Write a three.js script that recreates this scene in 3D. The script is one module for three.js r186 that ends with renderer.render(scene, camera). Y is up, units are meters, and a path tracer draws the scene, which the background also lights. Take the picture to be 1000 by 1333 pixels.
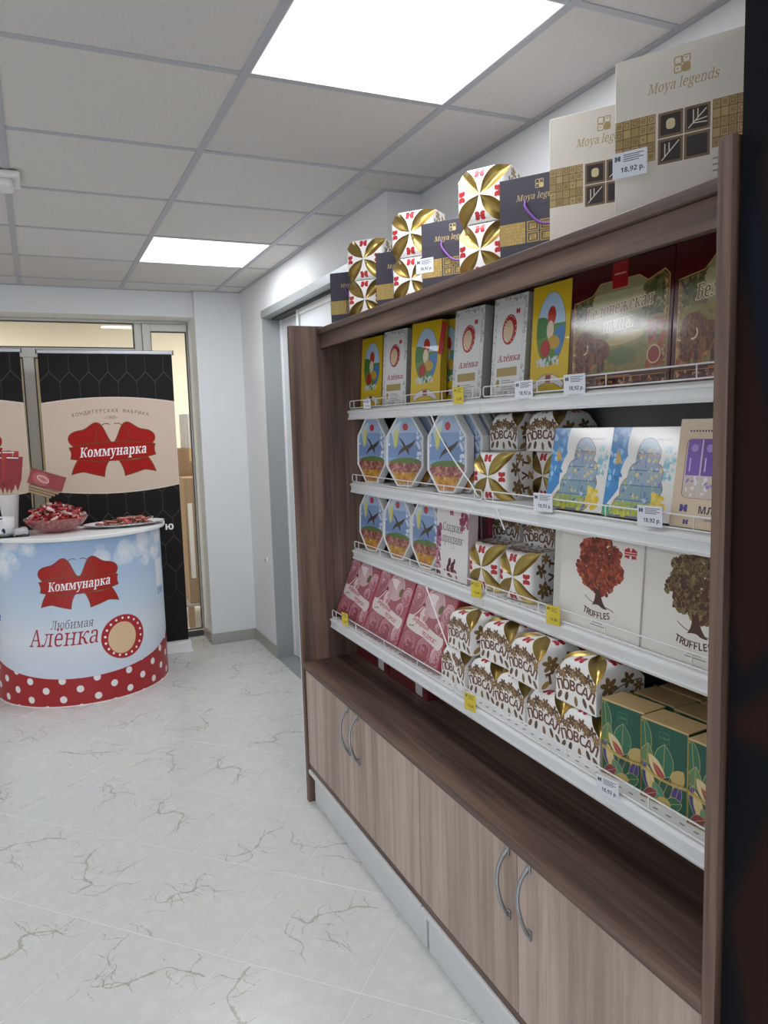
import * as THREE from 'three';
import { RoundedBoxGeometry } from 'three/addons/geometries/RoundedBoxGeometry.js';
import { mergeGeometries } from 'three/addons/utils/BufferGeometryUtils.js';
import { RectAreaLightUniformsLib } from 'three/addons/lights/RectAreaLightUniformsLib.js';

// ---------------------------------------------------------------- camera, light, exposure
const scene = new THREE.Scene();
const FOCAL = 991.34, EYE = 1.51;
const camera = new THREE.PerspectiveCamera(2 * Math.atan(666.5 / FOCAL) * 180 / Math.PI, 0.75, 0.05, 60);
camera.position.set(0, EYE, 0);
camera.rotation.set(-0.1138, -0.4232, -0.02947, 'YXZ');
camera.updateMatrixWorld(true);
const renderer = new THREE.WebGLRenderer({ antialias: true });
renderer.toneMapping = THREE.LinearToneMapping;
renderer.toneMappingExposure = 1.0;
renderer.shadowMap.enabled = true;
renderer.shadowMap.type = THREE.PCFSoftShadowMap;
scene.background = new THREE.Color(0xe9f1ff);     // overcast daylight outside the shop window behind the camera
scene.backgroundIntensity = 3.6;
RectAreaLightUniformsLib.init();
const PANEL_LIGHT = 9.6, PANEL_COLOR = 0xf6f9ff;      // the ceiling panels
const STORE_LIGHT = 30, STORE_COLOR = 0xfffaf2;         // the room behind the glass

// ---------------------------------------------------------------- helpers
function rng(seed) { let a = seed >>> 0; return () => { a = (a + 0x6D2B79F5) | 0; let t = Math.imul(a ^ (a >>> 15), 1 | a); t = (t + Math.imul(t ^ (t >>> 7), 61 | t)) ^ t; return ((t ^ (t >>> 14)) >>> 0) / 4294967296; }; }
const D2R = Math.PI / 180;
const used = {};
function numbered(n) { const k = used[n] = (used[n] ?? -1) + 1; return k ? n + '_' + String(k).padStart(3, '0') : n; }
function lit(o) { o.castShadow = true; o.receiveShadow = true; return o; }
function part(name, geo, mat, parent, label) { const m = lit(new THREE.Mesh(geo, mat)); m.name = name; if (label) m.userData.label = label; parent.add(m); return m; }
function thing(name, label, category, group) { const g = new THREE.Group(); g.name = numbered(name); g.userData = { label, category }; if (group) g.userData.group = group; scene.add(g); return g; }
function solo(name, geo, mat, label, category, group) { const m = lit(new THREE.Mesh(geo, mat)); m.name = numbered(name); m.userData = { label, category }; if (group) m.userData.group = group; scene.add(m); return m; }
function copyOf(src, label, group) { const c = src.clone(); c.name = numbered(src.name.replace(/_\d{3}$/, '')); c.userData = { ...src.userData, label }; if (group) c.userData.group = group; scene.add(c); return c; }
function structure(name, geo, mat) { const m = lit(new THREE.Mesh(geo, mat)); m.name = name; m.userData.kind = 'structure'; scene.add(m); return m; }
function structGroup(name) { const g = new THREE.Group(); g.name = name; g.userData.kind = 'structure'; scene.add(g); return g; }
// box given by its limits
function span(x0, x1, y0, y1, z0, z1, r = 0) {
  const w = x1 - x0, h = y1 - y0, d = z1 - z0;
  const g = r ? new RoundedBoxGeometry(w, h, d, 1, r) : new THREE.BoxGeometry(w, h, d).toNonIndexed();
  g.translate((x0 + x1) / 2, (y0 + y1) / 2, (z0 + z1) / 2); g.clearGroups(); return metreUV(g);
}
// uv in metres; v runs along the grain axis
function metreUV(g, grain = 'y', off = 0) {
  const p = g.attributes.position, n = g.attributes.normal, uv = new Float32Array(p.count * 2), ax = ['x', 'y', 'z'], gi = ax.indexOf(grain);
  for (let i = 0; i < p.count; i += 3) {
    const nn = [0, 0, 0]; for (let k = 0; k < 3; k++) { nn[0] += n.getX(i + k); nn[1] += n.getY(i + k); nn[2] += n.getZ(i + k); }
    let m = 0; for (let k = 1; k < 3; k++) if (Math.abs(nn[k]) > Math.abs(nn[m])) m = k;
    let [a, b] = [0, 1, 2].filter((k) => k !== m);
    if (a === gi) [a, b] = [b, a];
    if (b !== gi && gi !== m) [a, b] = [b, a];
    for (let k = 0; k < 3; k++) { const c = [p.getX(i + k), p.getY(i + k), p.getZ(i + k)]; uv[(i + k) * 2] = c[a] + off; uv[(i + k) * 2 + 1] = c[b] + off * 0.37; }
  }
  g.setAttribute('uv', new THREE.BufferAttribute(uv, 2)); return g;
}
const wood = (x0, x1, y0, y1, z0, z1, grain, off = 0, r = 0.001) => metreUV(span(x0, x1, y0, y1, z0, z1, r), grain, off);
function tube(pts, r, seg = 8, closed = false, rad = 6, curveType = 'catmullrom', tension = 0.02) { return new THREE.TubeGeometry(new THREE.CatmullRomCurve3(pts.map((p) => new THREE.Vector3(...p)), closed, curveType, tension), seg, r, rad, closed).toNonIndexed(); }
function merged(list) { return mergeGeometries(list.map((g) => { const q = g.index ? g.toNonIndexed() : g; q.clearGroups(); for (const k of Object.keys(q.attributes)) if (!['position', 'normal', 'uv'].includes(k)) q.deleteAttribute(k); return q; })); }
const ray = (px, py) => new THREE.Vector3((px - 500) / FOCAL, (666.5 - py) / FOCAL, -1).applyQuaternion(camera.quaternion);
const onX = (px, py, X) => { const d = ray(px, py); return d.multiplyScalar(X / d.x).add(camera.position); };

// ---------------------------------------------------------------- textures
function canvas(w, h, draw, opt = {}) {
  const c = document.createElement('canvas'); c.width = w; c.height = h; const x = c.getContext('2d'); draw(x, w, h);
  const t = new THREE.CanvasTexture(c); t.colorSpace = opt.linear ? THREE.NoColorSpace : THREE.SRGBColorSpace; t.magFilter = THREE.LinearFilter; t.anisotropy = 8;
  if (opt.repeat) t.wrapS = t.wrapT = THREE.RepeatWrapping; return t;
}
function noiseField(seed) {
  const r = rng(seed), N = 256, tab = new Float32Array(N * N); for (let i = 0; i < N * N; i++) tab[i] = r();
  return (x, y, px, py) => { // tiles every px, py cells
    const xi = Math.floor(x), yi = Math.floor(y), fx = x - xi, fy = y - yi, s = fx * fx * (3 - 2 * fx), t = fy * fy * (3 - 2 * fy);
    const at = (a, b) => tab[(((b % py) + py) % py % N) * N + ((((a % px) + px) % px) % N)];
    return (at(xi, yi) * (1 - s) + at(xi + 1, yi) * s) * (1 - t) + (at(xi, yi + 1) * (1 - s) + at(xi + 1, yi + 1) * s) * t;
  };
}
function woodTexture(seed, low, high) {
  const n = noiseField(seed), S = 1024;
  return canvas(S, S, (x) => {
    const im = x.createImageData(S, S);
    for (let j = 0; j < S; j++) for (let i = 0; i < S; i++) {
      const u = i / S, v = j / S, warp = 0.012 * n(u * 6, v * 3, 6, 3);
      const a = n((u + warp) * 26, v * 2, 26, 2), b = n((u + warp) * 90, v * 3 + 7, 90, 3), c = n(u * 230, v * 7, 230, 7), e = n((u + warp) * 9, v * 1, 9, 1);
      let k = 0.34 * a + 0.26 * b + 0.18 * c + 0.30 * e; k = Math.min(1, Math.max(0, (k - 0.3) * 2.4));
      const pore = c > 0.8 ? 0.93 : 1;
      for (let q = 0; q < 3; q++) im.data[(j * S + i) * 4 + q] = (low[q] + (high[q] - low[q]) * k) * pore;
      im.data[(j * S + i) * 4 + 3] = 255;
    }
    x.putImageData(im, 0, 0);
  }, { repeat: true });
}
const texDarkWood = woodTexture(5, [68, 50, 41], [122, 98, 84]);
const texLightWood = woodTexture(11, [158, 137, 123], [196, 177, 162]);
function marbleTexture(seed) {
  return canvas(640, 640, (x, w, h) => {
    const r = rng(seed);
    x.fillStyle = '#dcdcd9'; x.fillRect(0, 0, w, h);
    for (let k = 0; k < 500; k++) { x.fillStyle = r() < 0.5 ? 'rgba(255,255,253,0.05)' : 'rgba(205,203,196,0.05)'; x.beginPath(); x.ellipse(r() * w, r() * h, 8 + r() * 40, 6 + r() * 24, r() * 6, 0, 7); x.fill(); }
    // veins wander smoothly, swell and thin, and shed short splinters
    const wander = (px, py, dir, len, step) => { const pts = [[px, py]]; let d = dir, turn = 0; for (let k = 0; k < len; k++) { turn = turn * 0.7 + (r() - 0.5) * 0.5; d += turn + (dir - d) * 0.18; if (r() < 0.12) d += (r() - 0.5) * 1.3; px += Math.cos(d) * step; py += Math.sin(d) * step; pts.push([px, py]); } return pts; };
    const band = (pts, wid, tone, alpha, edge) => {
      const L = [], R = []; let sw = r();
      pts.forEach(([px, py], k) => { const q = pts[Math.min(k + 1, pts.length - 1)], o = pts[Math.max(k - 1, 0)], dx = q[0] - o[0], dy = q[1] - o[1], l = Math.hypot(dx, dy) || 1; sw += (r() - sw) * 0.55; const t = k / (pts.length - 1), w0 = wid * Math.pow(Math.sin(Math.PI * Math.min(1, 0.05 + t * 0.95)), 0.6) * (0.12 + sw * sw * 1.5); L.push([px - dy / l * w0 * (0.4 + r() * 0.5), py + dx / l * w0 * (0.4 + r() * 0.5)]); R.push([px + dy / l * w0 * (0.4 + r() * 0.5), py - dx / l * w0 * (0.4 + r() * 0.5)]); });
      x.fillStyle = `rgba(${tone},${alpha})`; x.beginPath(); [...L, ...R.reverse()].forEach((p, i) => (i ? x.lineTo(...p) : x.moveTo(...p))); x.closePath(); x.fill();
      for (const S of [L, R]) for (let k = 1; k < S.length; k++) if (r() < edge) { x.strokeStyle = `rgba(140,134,116,${0.35 + r() * 0.45})`; x.lineWidth = 0.8 + r() * 1.6; x.beginPath(); x.moveTo(...(S === R ? S[S.length - k] : S[k - 1])); x.lineTo(...(S === R ? S[S.length - k - 1] : S[k])); x.stroke(); }
    };
    const base = 0.5 + (r() - 0.5) * 0.9, cross = base - 0.95 + (r() - 0.5) * 0.4;
    const main = wander(w * (0.02 + r() * 0.25), h * (0.02 + r() * 0.35), base, 34 + r() * 14, 13); band(main, 17, '178,173,157', 0.62, 0.6);
    for (let k = 3; k < main.length - 2; k += 3 + (r() * 5 | 0)) band(wander(main[k][0], main[k][1], (r() < 0.5 ? base - 1.1 : base + 1.0) + (r() - 0.5) * 0.7, 5 + r() * 11, 8), 5, '180,176,162', 0.6, 0.45);
    for (let k = 0; k < 2; k++) { const m = wander(r() * w * 0.7, r() * h, cross, 16 + r() * 22, 12); band(m, 8, '186,182,168', 0.6, 0.5); for (let q = 4; q < m.length; q += 6) band(wander(m[q][0], m[q][1], cross + (r() - 0.5) * 1.6, 4 + r() * 8, 8), 4, '186,182,168', 0.55, 0.4); }
    for (let k = 0; k < 9; k++) band(wander(r() * w, r() * h, cross + (r() - 0.5) * 0.6, 5 + r() * 15, 11), 3.2, '190,186,175', 0.55, 0.35);
  });
}
const texMarble = [21, 35, 48, 62, 77, 90].map(marbleTexture);
const texCeiling = canvas(512, 512, (x, w, h) => {
  const r = rng(3); x.fillStyle = '#dedbd7'; x.fillRect(0, 0, w, h);
  for (let k = 0; k < 9000; k++) { const g = 205 + r() * 40 | 0; x.fillStyle = `rgba(${g},${g - 2},${g - 5},0.35)`; x.fillRect(r() * w, r() * h, 1 + r() * 2, 1 + r() * 2); }
}, { repeat: true });
const plasterBump = canvas(512, 512, (x, w, h) => { const r = rng(8), im = x.createImageData(w, h); for (let k = 0; k < w * h; k++) { const g = 110 + r() * 40; im.data.set([g, g, g, 255], k * 4); } x.putImageData(im, 0, 0); }, { linear: true, repeat: true });

// ---------------------------------------------------------------- materials
const M = (color, roughness = 0.6, extra = {}) => new THREE.MeshStandardMaterial({ color, roughness, ...extra });
const P = (color, roughness = 0.4, extra = {}) => new THREE.MeshPhysicalMaterial({ color, roughness, ...extra });
const printed = (map, roughness = 0.42, extra = {}) => new THREE.MeshPhysicalMaterial({ map, roughness, ...extra });
const mat = {
  wall: M(0xe8e9e9, 0.85, { bumpMap: plasterBump, bumpScale: 0.0004 }),
  ceilingTile: M(0xffffff, 0.95, { map: texCeiling }),
  tbar: M(0xb9bac0, 0.5),
  slab: M(0x8a8a88, 0.9),
  grout: M(0xefeeea, 0.8),
  skirting: M(0xc4c2bc, 0.35, { map: texMarble[2] }),
  darkWood: M(0xffffff, 0.5, { map: texDarkWood }),
  lightWood: M(0xffffff, 0.5, { map: texLightWood }),
  whiteMetal: M(0xe4e5e5, 0.4),
  plinth: M(0xdcdddd, 0.45),
  backPanel: M(0x8f8e8b, 0.55),
  wire: M(0xe9e9e8, 0.35),
  handle: M(0x9c9fa1, 0.32, { metalness: 0.85 }),
  aluminium: M(0xa9adad, 0.45, { metalness: 0.35 }),
  doorWhite: M(0xdfe3e4, 0.4),
  pvc: M(0xe2e0da, 0.4),
  gasket: M(0x4b4d4d, 0.7), slotGrey: M(0x85878a, 0.7),
  glass: P(0xffffff, 0.02, { transmission: 1, thickness: 0, ior: 1.45 }),
  frosted: P(0xd9d5c6, 0.55, { transmission: 0.55, thickness: 0 }),
  cream: M(0xf2ecdc, 0.85),
  cardboard: M(0x957a5c, 0.8), cardboard2: M(0xa48a6b, 0.8),
  gold: M(0xa89052, 0.32, { metalness: 0.88 }),
  goldPaper: M(0xb8985a, 0.38, { metalness: 0.55 }),
  paleGold: M(0xc9ac7c, 0.4, { metalness: 0.4 }),
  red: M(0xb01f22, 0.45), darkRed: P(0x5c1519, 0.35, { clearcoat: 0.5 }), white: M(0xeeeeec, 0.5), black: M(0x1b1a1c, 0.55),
  cream2: M(0xe3ddd0, 0.5), greyCard: M(0xb9b6b0, 0.6), yellowCard: M(0xd9b62c, 0.45), navyBag: M(0x3d3a44, 0.55), purple: M(0x7b4a9e, 0.6),
  pinkSide: P(0xb6475a, 0.35, { clearcoat: 0.4 }), greenSide: M(0x0f4a3a, 0.45), bowl: P(0xf3c9c9, 0.04, { transmission: 0.85, thickness: 0, ior: 1.45 }),
  silver: M(0xb9bcc0, 0.3, { metalness: 0.8 }), stick: M(0xd9c7a0, 0.7), cable: M(0xe8e8e6, 0.5), bottleWhite: M(0xf0f0ee, 0.35),
};

// ---------------------------------------------------------------- the room
const ROOM = { x0: -2.62, x1: 1.497, z0: -5.65, z1: 2.4, h: 2.438 };
const BUMP_X = 1.345, BUMP_Z = -2.87, FAR_Z = -5.3;
// floor: square tiles laid on the diagonal, each a piece of its own, cut at the walls
{
  const floor = structGroup('floor');
  part('grout_bed', span(ROOM.x0, 1.6, -0.12, -0.0012, -7.7, ROOM.z1), mat.grout, floor);
  const T = 0.42, gap = 0.003, A = 45.9 * D2R, U = [Math.cos(A), Math.sin(A)], V = [-Math.sin(A), Math.cos(A)], O = [0.688, -2.352];
  const tops = texMarble.map((map) => new THREE.MeshPhysicalMaterial({ map, roughness: 0.22, specularIntensity: 0.9 }));
  const clip = (poly, f) => { const o = []; for (let i = 0; i < poly.length; i++) { const a = poly[i], b = poly[(i + 1) % poly.length], fa = f(a), fb = f(b); if (fa >= 0) o.push(a); if (fa * fb < 0) { const t = fa / (fa - fb); o.push([a[0] + (b[0] - a[0]) * t, a[1] + (b[1] - a[1]) * t]); } } return o; };
  const slabOf = (poly, c) => { // polygon of local offsets in (x, z) -> a thin slab with a bevelled rim
    const n = poly.length, pos = [], uv = [], b = 0.0008;
    const tri = (...p) => { for (const [x, y, z] of p) { pos.push(x, y, z); const du = (x * U[0] + z * U[1]) / T + 0.5, dv = (x * V[0] + z * V[1]) / T + 0.5; uv.push(du, dv); } };
    const m = [poly.reduce((s, p) => s + p[0], 0) / n, poly.reduce((s, p) => s + p[1], 0) / n];
    const ins = poly.map((p) => { const dx = m[0] - p[0], dz = m[1] - p[1], l = Math.hypot(dx, dz) || 1; return [p[0] + dx / l * b * 1.4, p[1] + dz / l * b * 1.4]; });
    for (let i = 0; i < n; i++) {
      const j = (i + 1) % n, a = ins[i], c2 = ins[j], p = poly[i], q = poly[j];
      tri([m[0], 0, m[1]], [c2[0], 0, c2[1]], [a[0], 0, a[1]]);
      tri([a[0], 0, a[1]], [c2[0], 0, c2[1]], [q[0], -b, q[1]]); tri([a[0], 0, a[1]], [q[0], -b, q[1]], [p[0], -b, p[1]]);
      tri([p[0], -b, p[1]], [q[0], -b, q[1]], [q[0], -0.008, q[1]]); tri([p[0], -b, p[1]], [q[0], -0.008, q[1]], [p[0], -0.008, p[1]]);
    }
    const g = new THREE.BufferGeometry(); g.setAttribute('position', new THREE.Float32BufferAttribute(pos, 3)); g.setAttribute('uv', new THREE.Float32BufferAttribute(uv, 2)); g.computeVertexNormals(); return g;
  };
  const hw = (T - gap) / 2, square = [[-1, -1], [1, -1], [1, 1], [-1, 1]].map(([a, b]) => [U[0] * a * hw + V[0] * b * hw, U[1] * a * hw + V[1] * b * hw]);
  const whole = slabOf(square); const r = rng(404);
  for (let a = -16; a <= 16; a++) for (let b = -16; b <= 16; b++) {
    const c = [O[0] + (a + 0.5) * T * U[0] + (b + 0.5) * T * V[0], O[1] + (a + 0.5) * T * U[1] + (b + 0.5) * T * V[1]];
    const abs = square.map((p) => [p[0] + c[0], p[1] + c[1]]);
    let q = clip(abs, (p) => p[0] - ROOM.x0); q = clip(q, (p) => BUMP_X + 0.15 - p[0]); q = clip(q, (p) => p[1] - ROOM.z0); q = clip(q, (p) => ROOM.z1 - p[1]);
    const pick = (r() * tops.length) | 0;
    if (q.length < 3) continue;
    let area = 0; for (let i = 0; i < q.length; i++) { const p = q[i], s = q[(i + 1) % q.length]; area += p[0] * s[1] - s[0] * p[1]; }
    if (Math.abs(area) / 2 < 0.002) continue;
    const full = Math.abs(Math.abs(area) / 2 - 4 * hw * hw) < 1e-4;
    const m = part('tile', full ? whole : slabOf(q.map((p) => [p[0] - c[0], p[1] - c[1]])), tops[pick], floor);
    m.position.set(c[0], 0, c[1]); const turn = (r() * 4) | 0; if (full) m.rotation.y = turn * Math.PI / 2;
  }
}
// ceiling: lay-in tiles in a T-bar grid
const GX = -0.0305, GZ = -2.078, CELL = 0.6;
const lightCells = [[1, -1], [1, 3], [1, -5], [-3, -1], [-3, 3], [-3, -5]]; // cell index: long bar, cross bar
{
  const ceiling = structGroup('ceiling');
  part('slab', span(ROOM.x0 - 0.1, 1.72, 2.6, 2.72, -7.8, ROOM.z1 + 0.1), mat.slab, ceiling);
  const tileG = metreUV(new RoundedBoxGeometry(0.594, 0.015, 0.594, 1, 0.002)); const j0 = -5, j1 = 2, i0 = -8, i1 = 6;
  const xs = [], zs = [];
  for (let j = j0; j <= j1 + 1; j++) xs.push(Math.min(ROOM.x1, Math.max(ROOM.x0, GX + CELL * j)));
  for (let i = i0; i <= i1; i++) zs.push(Math.max(-5.352, Math.min(ROOM.z1, GZ - CELL * i)));
  const mats = [0xffffff, 0xf8f7f6, 0xfdfcfa].map((c) => M(c, 0.95, { map: texCeiling })); const r = rng(6);
  for (let j = j0; j <= j1; j++) for (let i = i0; i < i1; i++) {
    if (lightCells.some(([a, b]) => a === j && b === i)) continue;
    const xa = xs[j - j0], zb = zs[i - i0], za = zs[i + 1 - i0]; let xb = xs[j - j0 + 1];
    if (xb - xa < 0.03 || zb - za < 0.02) continue;
    const mt = mats[(r() * 3) | 0];
    const put = (x0, x1, z0, z1) => { const t = part('ceiling_tile', x1 - x0 > 0.59 && z1 - z0 > 0.59 ? tileG : span(x0 - (x0 + x1) / 2 + 0.002, x1 - (x0 + x1) / 2 - 0.002, -0.0075, 0.0075, z0 - (z0 + z1) / 2 + 0.002, z1 - (z0 + z1) / 2 - 0.002), mt, ceiling); t.position.set((x0 + x1) / 2, ROOM.h + 0.0115, (z0 + z1) / 2); };
    if (j === 2 && zb < BUMP_Z + 0.01) put(xa, BUMP_X, za, zb);
    else if (j === 2 && za < BUMP_Z) { put(xa, xb, BUMP_Z, zb); put(xa, BUMP_X, za, BUMP_Z); }
    else put(xa, xb, za, zb);
  }
  for (let j = j0 + 1; j <= j1; j++) { const x = GX + CELL * j; if (x < ROOM.x1) part('main_bar', span(x - 0.012, x + 0.012, ROOM.h, ROOM.h + 0.028, -5.352, ROOM.z1, 0.0008), mat.tbar, ceiling); }
  for (let i = i0 + 1; i < i1; i++) for (let j = j0; j <= j1; j++) {
    const z = GZ - CELL * i, xa = xs[j - j0], xb = Math.min(xs[j - j0 + 1], j === 2 && z < BUMP_Z ? BUMP_X : 9);
    if (z > ROOM.z1 || xb - xa < 0.04) continue;
    part('cross_bar', span(xa + 0.0121, xb - 0.0121, ROOM.h + 0.0008, ROOM.h + 0.028, z - 0.011, z + 0.011, 0.0008), mat.tbar, ceiling);
  }
  const e = 0.02; // wall angle round the edge
  for (const [x0, x1, z0, z1] of [[ROOM.x1 - e, ROOM.x1, BUMP_Z, ROOM.z1], [BUMP_X, ROOM.x1, BUMP_Z, BUMP_Z + e], [BUMP_X - e, BUMP_X, FAR_Z, BUMP_Z + e], [1.03, BUMP_X - e, FAR_Z, FAR_Z + e], [1.03 - e, 1.03, -5.35, FAR_Z + e], [ROOM.x0, 1.03 - e, -5.35, -5.35 + e], [ROOM.x0, ROOM.x0 + e, -5.33, ROOM.z1], [ROOM.x0 + e, ROOM.x1 - e, ROOM.z1 - e, ROOM.z1]])
    part('edge_angle', span(x0, x1, ROOM.h - 0.0006, ROOM.h + 0.02, z0, z1), mat.tbar, ceiling);
}
// walls
structure('wall_right', merged([
  span(ROOM.x1, 1.72, 0, 2.6, BUMP_Z, ROOM.z1 + 0.1), span(BUMP_X, 1.72, 0, 2.6, -3.08, BUMP_Z), span(BUMP_X, 1.72, 2.243, 2.6, -4.76, -3.08), span(BUMP_X, 1.72, 0, 2.6, -5.65, -4.76), span(1.56, 1.72, 0, 2.243, -4.76, -3.08)]), mat.wall);
structure('wall_far', merged([
  span(1.03, BUMP_X, 0, 2.6, -5.65, FAR_Z), span(-1.5, 1.03, 2.275, 2.6, -5.65, -5.35), span(ROOM.x0, -1.5, 0, 2.6, -5.65, -5.35)]), mat.wall);
structure('wall_left', span(ROOM.x0 - 0.12, ROOM.x0, 0, 2.6, -5.65, ROOM.z1 + 0.1), mat.wall);
structure('wall_rear', merged([span(ROOM.x0, -2.3, 0, 2.6, ROOM.z1, ROOM.z1 + 0.1), span(1.25, ROOM.x1, 0, 2.6, ROOM.z1, ROOM.z1 + 0.1), span(-2.3, 1.25, 0, 0.35, ROOM.z1, ROOM.z1 + 0.1), span(-2.3, 1.25, 2.3, 2.6, ROOM.z1, ROOM.z1 + 0.1)]), mat.wall);
{ // shop window behind the camera, the source of the cool frontal daylight
  const w = structGroup('window_2'), z0 = ROOM.z1 + 0.02, z1 = ROOM.z1 + 0.08;
  for (const x of [-2.3, -1.14, 0.03, 1.19]) part('mullion', span(x, x + 0.06, 0.35, 2.3, z0, z1, 0.003), mat.pvc, w);
  for (let k = 0; k < 3; k++) { const a = [-2.24, -1.08, 0.09][k], b = [-1.14, 0.03, 1.19][k]; part('rail', span(a, b, 0.35, 0.41, z0, z1, 0.003), mat.pvc, w); part('rail', span(a, b, 2.24, 2.3, z0, z1, 0.003), mat.pvc, w); part('pane', span(a, b, 0.41, 2.24, z0 + 0.028, z0 + 0.032), mat.glass, w); }
}
structure('ground_outside', span(-14, 14, -0.25, -0.12, ROOM.z1 + 0.1, 20), mat.slab);
structure('baseboard_far', merged([span(1.022, BUMP_X, 0, 0.078, FAR_Z, FAR_Z + 0.008, 0.0015), span(1.022, 1.03, 0, 0.078, -5.6, FAR_Z, 0.0015)]), mat.skirting);
structure('baseboard_right', merged([span(BUMP_X - 0.008, BUMP_X, 0, 0.078, FAR_Z + 0.008, -4.76, 0.0015), span(ROOM.x1 - 0.008, ROOM.x1, 0, 0.078, BUMP_Z, ROOM.z1, 0.0015)]), mat.skirting);
structure('baseboard_left', span(ROOM.x0, ROOM.x0 + 0.008, 0, 0.078, -5.35, ROOM.z1, 0.0015), mat.skirting);
// sliding door in its metal-lined recess
{
  const d = structGroup('door_1');
  part('jamb', span(BUMP_X - 0.004, 1.452, 0, 2.2, -4.76, -4.748, 0.001), mat.aluminium, d);
  part('jamb', span(BUMP_X - 0.004, 1.452, 0, 2.2, -3.092, -3.08, 0.001), mat.aluminium, d);
  part('head_rail', span(BUMP_X - 0.006, 1.4, 2.197, 2.243, -4.775, -3.08, 0.001), mat.aluminium, d);
  part('track', span(1.402, 1.555, 2.185, 2.243, -4.748, -3.092), mat.gasket, d);
  const la = part('door_leaf', span(1.458, 1.47, 0.012, 2.185, -4.76, -4.2, 0.002), mat.doorWhite, d); part('stile', span(1.452, 1.474, 0.01, 2.185, -4.76, -4.72, 0.002), mat.white, la);
  const lf = part('door_leaf', span(1.426, 1.436, 0.012, 2.185, -4.275, -3.1, 0.002), mat.doorWhite, d);
  part('stile', span(1.418, 1.444, 0.01, 2.185, -4.31, -4.275, 0.002), mat.white, lf); part('gasket', span(1.421, 1.426, 0.05, 2.15, -4.275, -4.255), mat.aluminium, lf);  // the grey strip by the stile is a shadow line, built as colour
  part('top_rail', span(1.418, 1.444, 2.15, 2.185, -4.255, -3.1, 0.002), mat.white, lf);
  part('threshold', span(BUMP_X - 0.002, 1.555, 0, 0.006, -4.748, -3.092, 0.001), mat.aluminium, d);
}
// glazed partition under the beam
{
  const w = structGroup('window_1'), z0 = -5.65, z1 = -5.59, F = (a, b, c, e, n = 'frame_bar') => part(n, span(a, b, c, e, z0, z1, 0.003), mat.pvc, w);
  F(-1.5, 1.03, 2.256, 2.275, 'head'); F(-1.5, -1.44, 0, 2.256); F(0.6645, 0.716, 0, 2.2555, 'mullion'); F(-0.045, 0.022, 0, 2.0195, 'mullion'); F(-1.44, 0.664, 2.02, 2.085, 'transom');
  F(-1.44, -0.045, 0.96, 1.02, 'transom'); F(0.022, 0.664, 0.96, 1.02, 'transom'); F(-1.44, -0.045, 0, 0.06, 'sill'); F(0.022, 0.664, 0, 0.06, 'sill');
  const sash = part('sash', merged([span(0.718, 0.772, 0.05, 2.254, -5.64, -5.575, 0.003), span(0.772, 1.018, 2.205, 2.254, -5.64, -5.575, 0.003)]), mat.pvc, w);
  part('stile', span(1.018, 1.028, 0.05, 2.254, -5.64, -5.6, 0.002), mat.pvc, sash); part('handle', merged([span(0.738, 0.752, 1.0, 1.12, -5.575, -5.55, 0.004)]), mat.silver, sash);
  part('door_sill', span(0.716, 1.028, 0, 0.03, -5.65, -5.585, 0.002), mat.gasket, w);
  const pane = (a, b, c, e, m = mat.glass) => { const p = part('pane', span(a, b, c, e, -5.622, -5.618), m, w); const q = 0.006; part('gasket', merged([span(a, b, c, c + q, -5.616, -5.588), span(a, b, e - q, e, -5.616, -5.588), span(a, a + q, c + q, e - q, -5.616, -5.588), span(b - q, b, c + q, e - q, -5.616, -5.588)]), mat.gasket, p); };
  pane(-1.44, 0.664, 2.085, 2.256); pane(-1.44, -0.045, 1.02, 2.02, mat.frosted); pane(0.022, 0.664, 1.02, 2.02, mat.frosted); pane(-1.44, -0.045, 0.06, 0.96, mat.frosted); pane(0.022, 0.664, 0.06, 0.96, mat.frosted); pane(0.772, 1.018, 0.05, 2.205);
}
// the store room seen through the glass
structure('wall_store_far', span(-2.72, 2.5, 0, 2.6, -7.82, -7.7), mat.cream);
structure('wall_store_left', span(-2.74, ROOM.x0, 0, 2.6, -7.7, -5.65), mat.cream);
structure('wall_store_right', span(2.2, 2.32, 0, 2.6, -7.7, -5.65), mat.cream);
structure('wall_store_front', span(BUMP_X, 2.2, 0, 2.6, -5.7, -5.651), mat.wall);
structure('floor_store', span(1.6, 2.2, -0.12, 0, -7.7, -5.65), mat.skirting);
structure('ceiling_store', span(1.72, 2.2, 2.6, 2.72, -7.7, -5.65), mat.slab);

// ---------------------------------------------------------------- ceiling lamps
const diffuser = (c, k) => new THREE.MeshStandardMaterial({ color: 0xffffff, roughness: 0.6, emissive: c, emissiveIntensity: k });
const panelGlow = diffuser(PANEL_COLOR, 1.6), storeGlow = diffuser(STORE_COLOR, 1.6);
function ceilingLight(x, z, y, label, glow, color, power) {
  const g = thing('ceiling_light', label, 'lamp', 'square ceiling panels'); g.position.set(x, y, z);
  part('frame', merged([span(-0.297, 0.297, 0.0, 0.012, -0.297, -0.285), span(-0.297, 0.297, 0, 0.012, 0.285, 0.297), span(-0.297, -0.285, 0, 0.012, -0.285, 0.285), span(0.285, 0.297, 0, 0.012, -0.285, 0.285), span(-0.297, 0.297, 0.012, 0.03, -0.297, 0.297)]), mat.white, g);
  part('diffuser', span(-0.285, 0.285, 0.004, 0.012, -0.285, 0.285), glow, g);
  const l = new THREE.RectAreaLight(color, power, 0.565, 0.565); l.name = 'panel_glow'; l.position.set(x, y + 0.002, z); l.rotation.set(-Math.PI / 2, 0, 0); scene.add(l);
}
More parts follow.
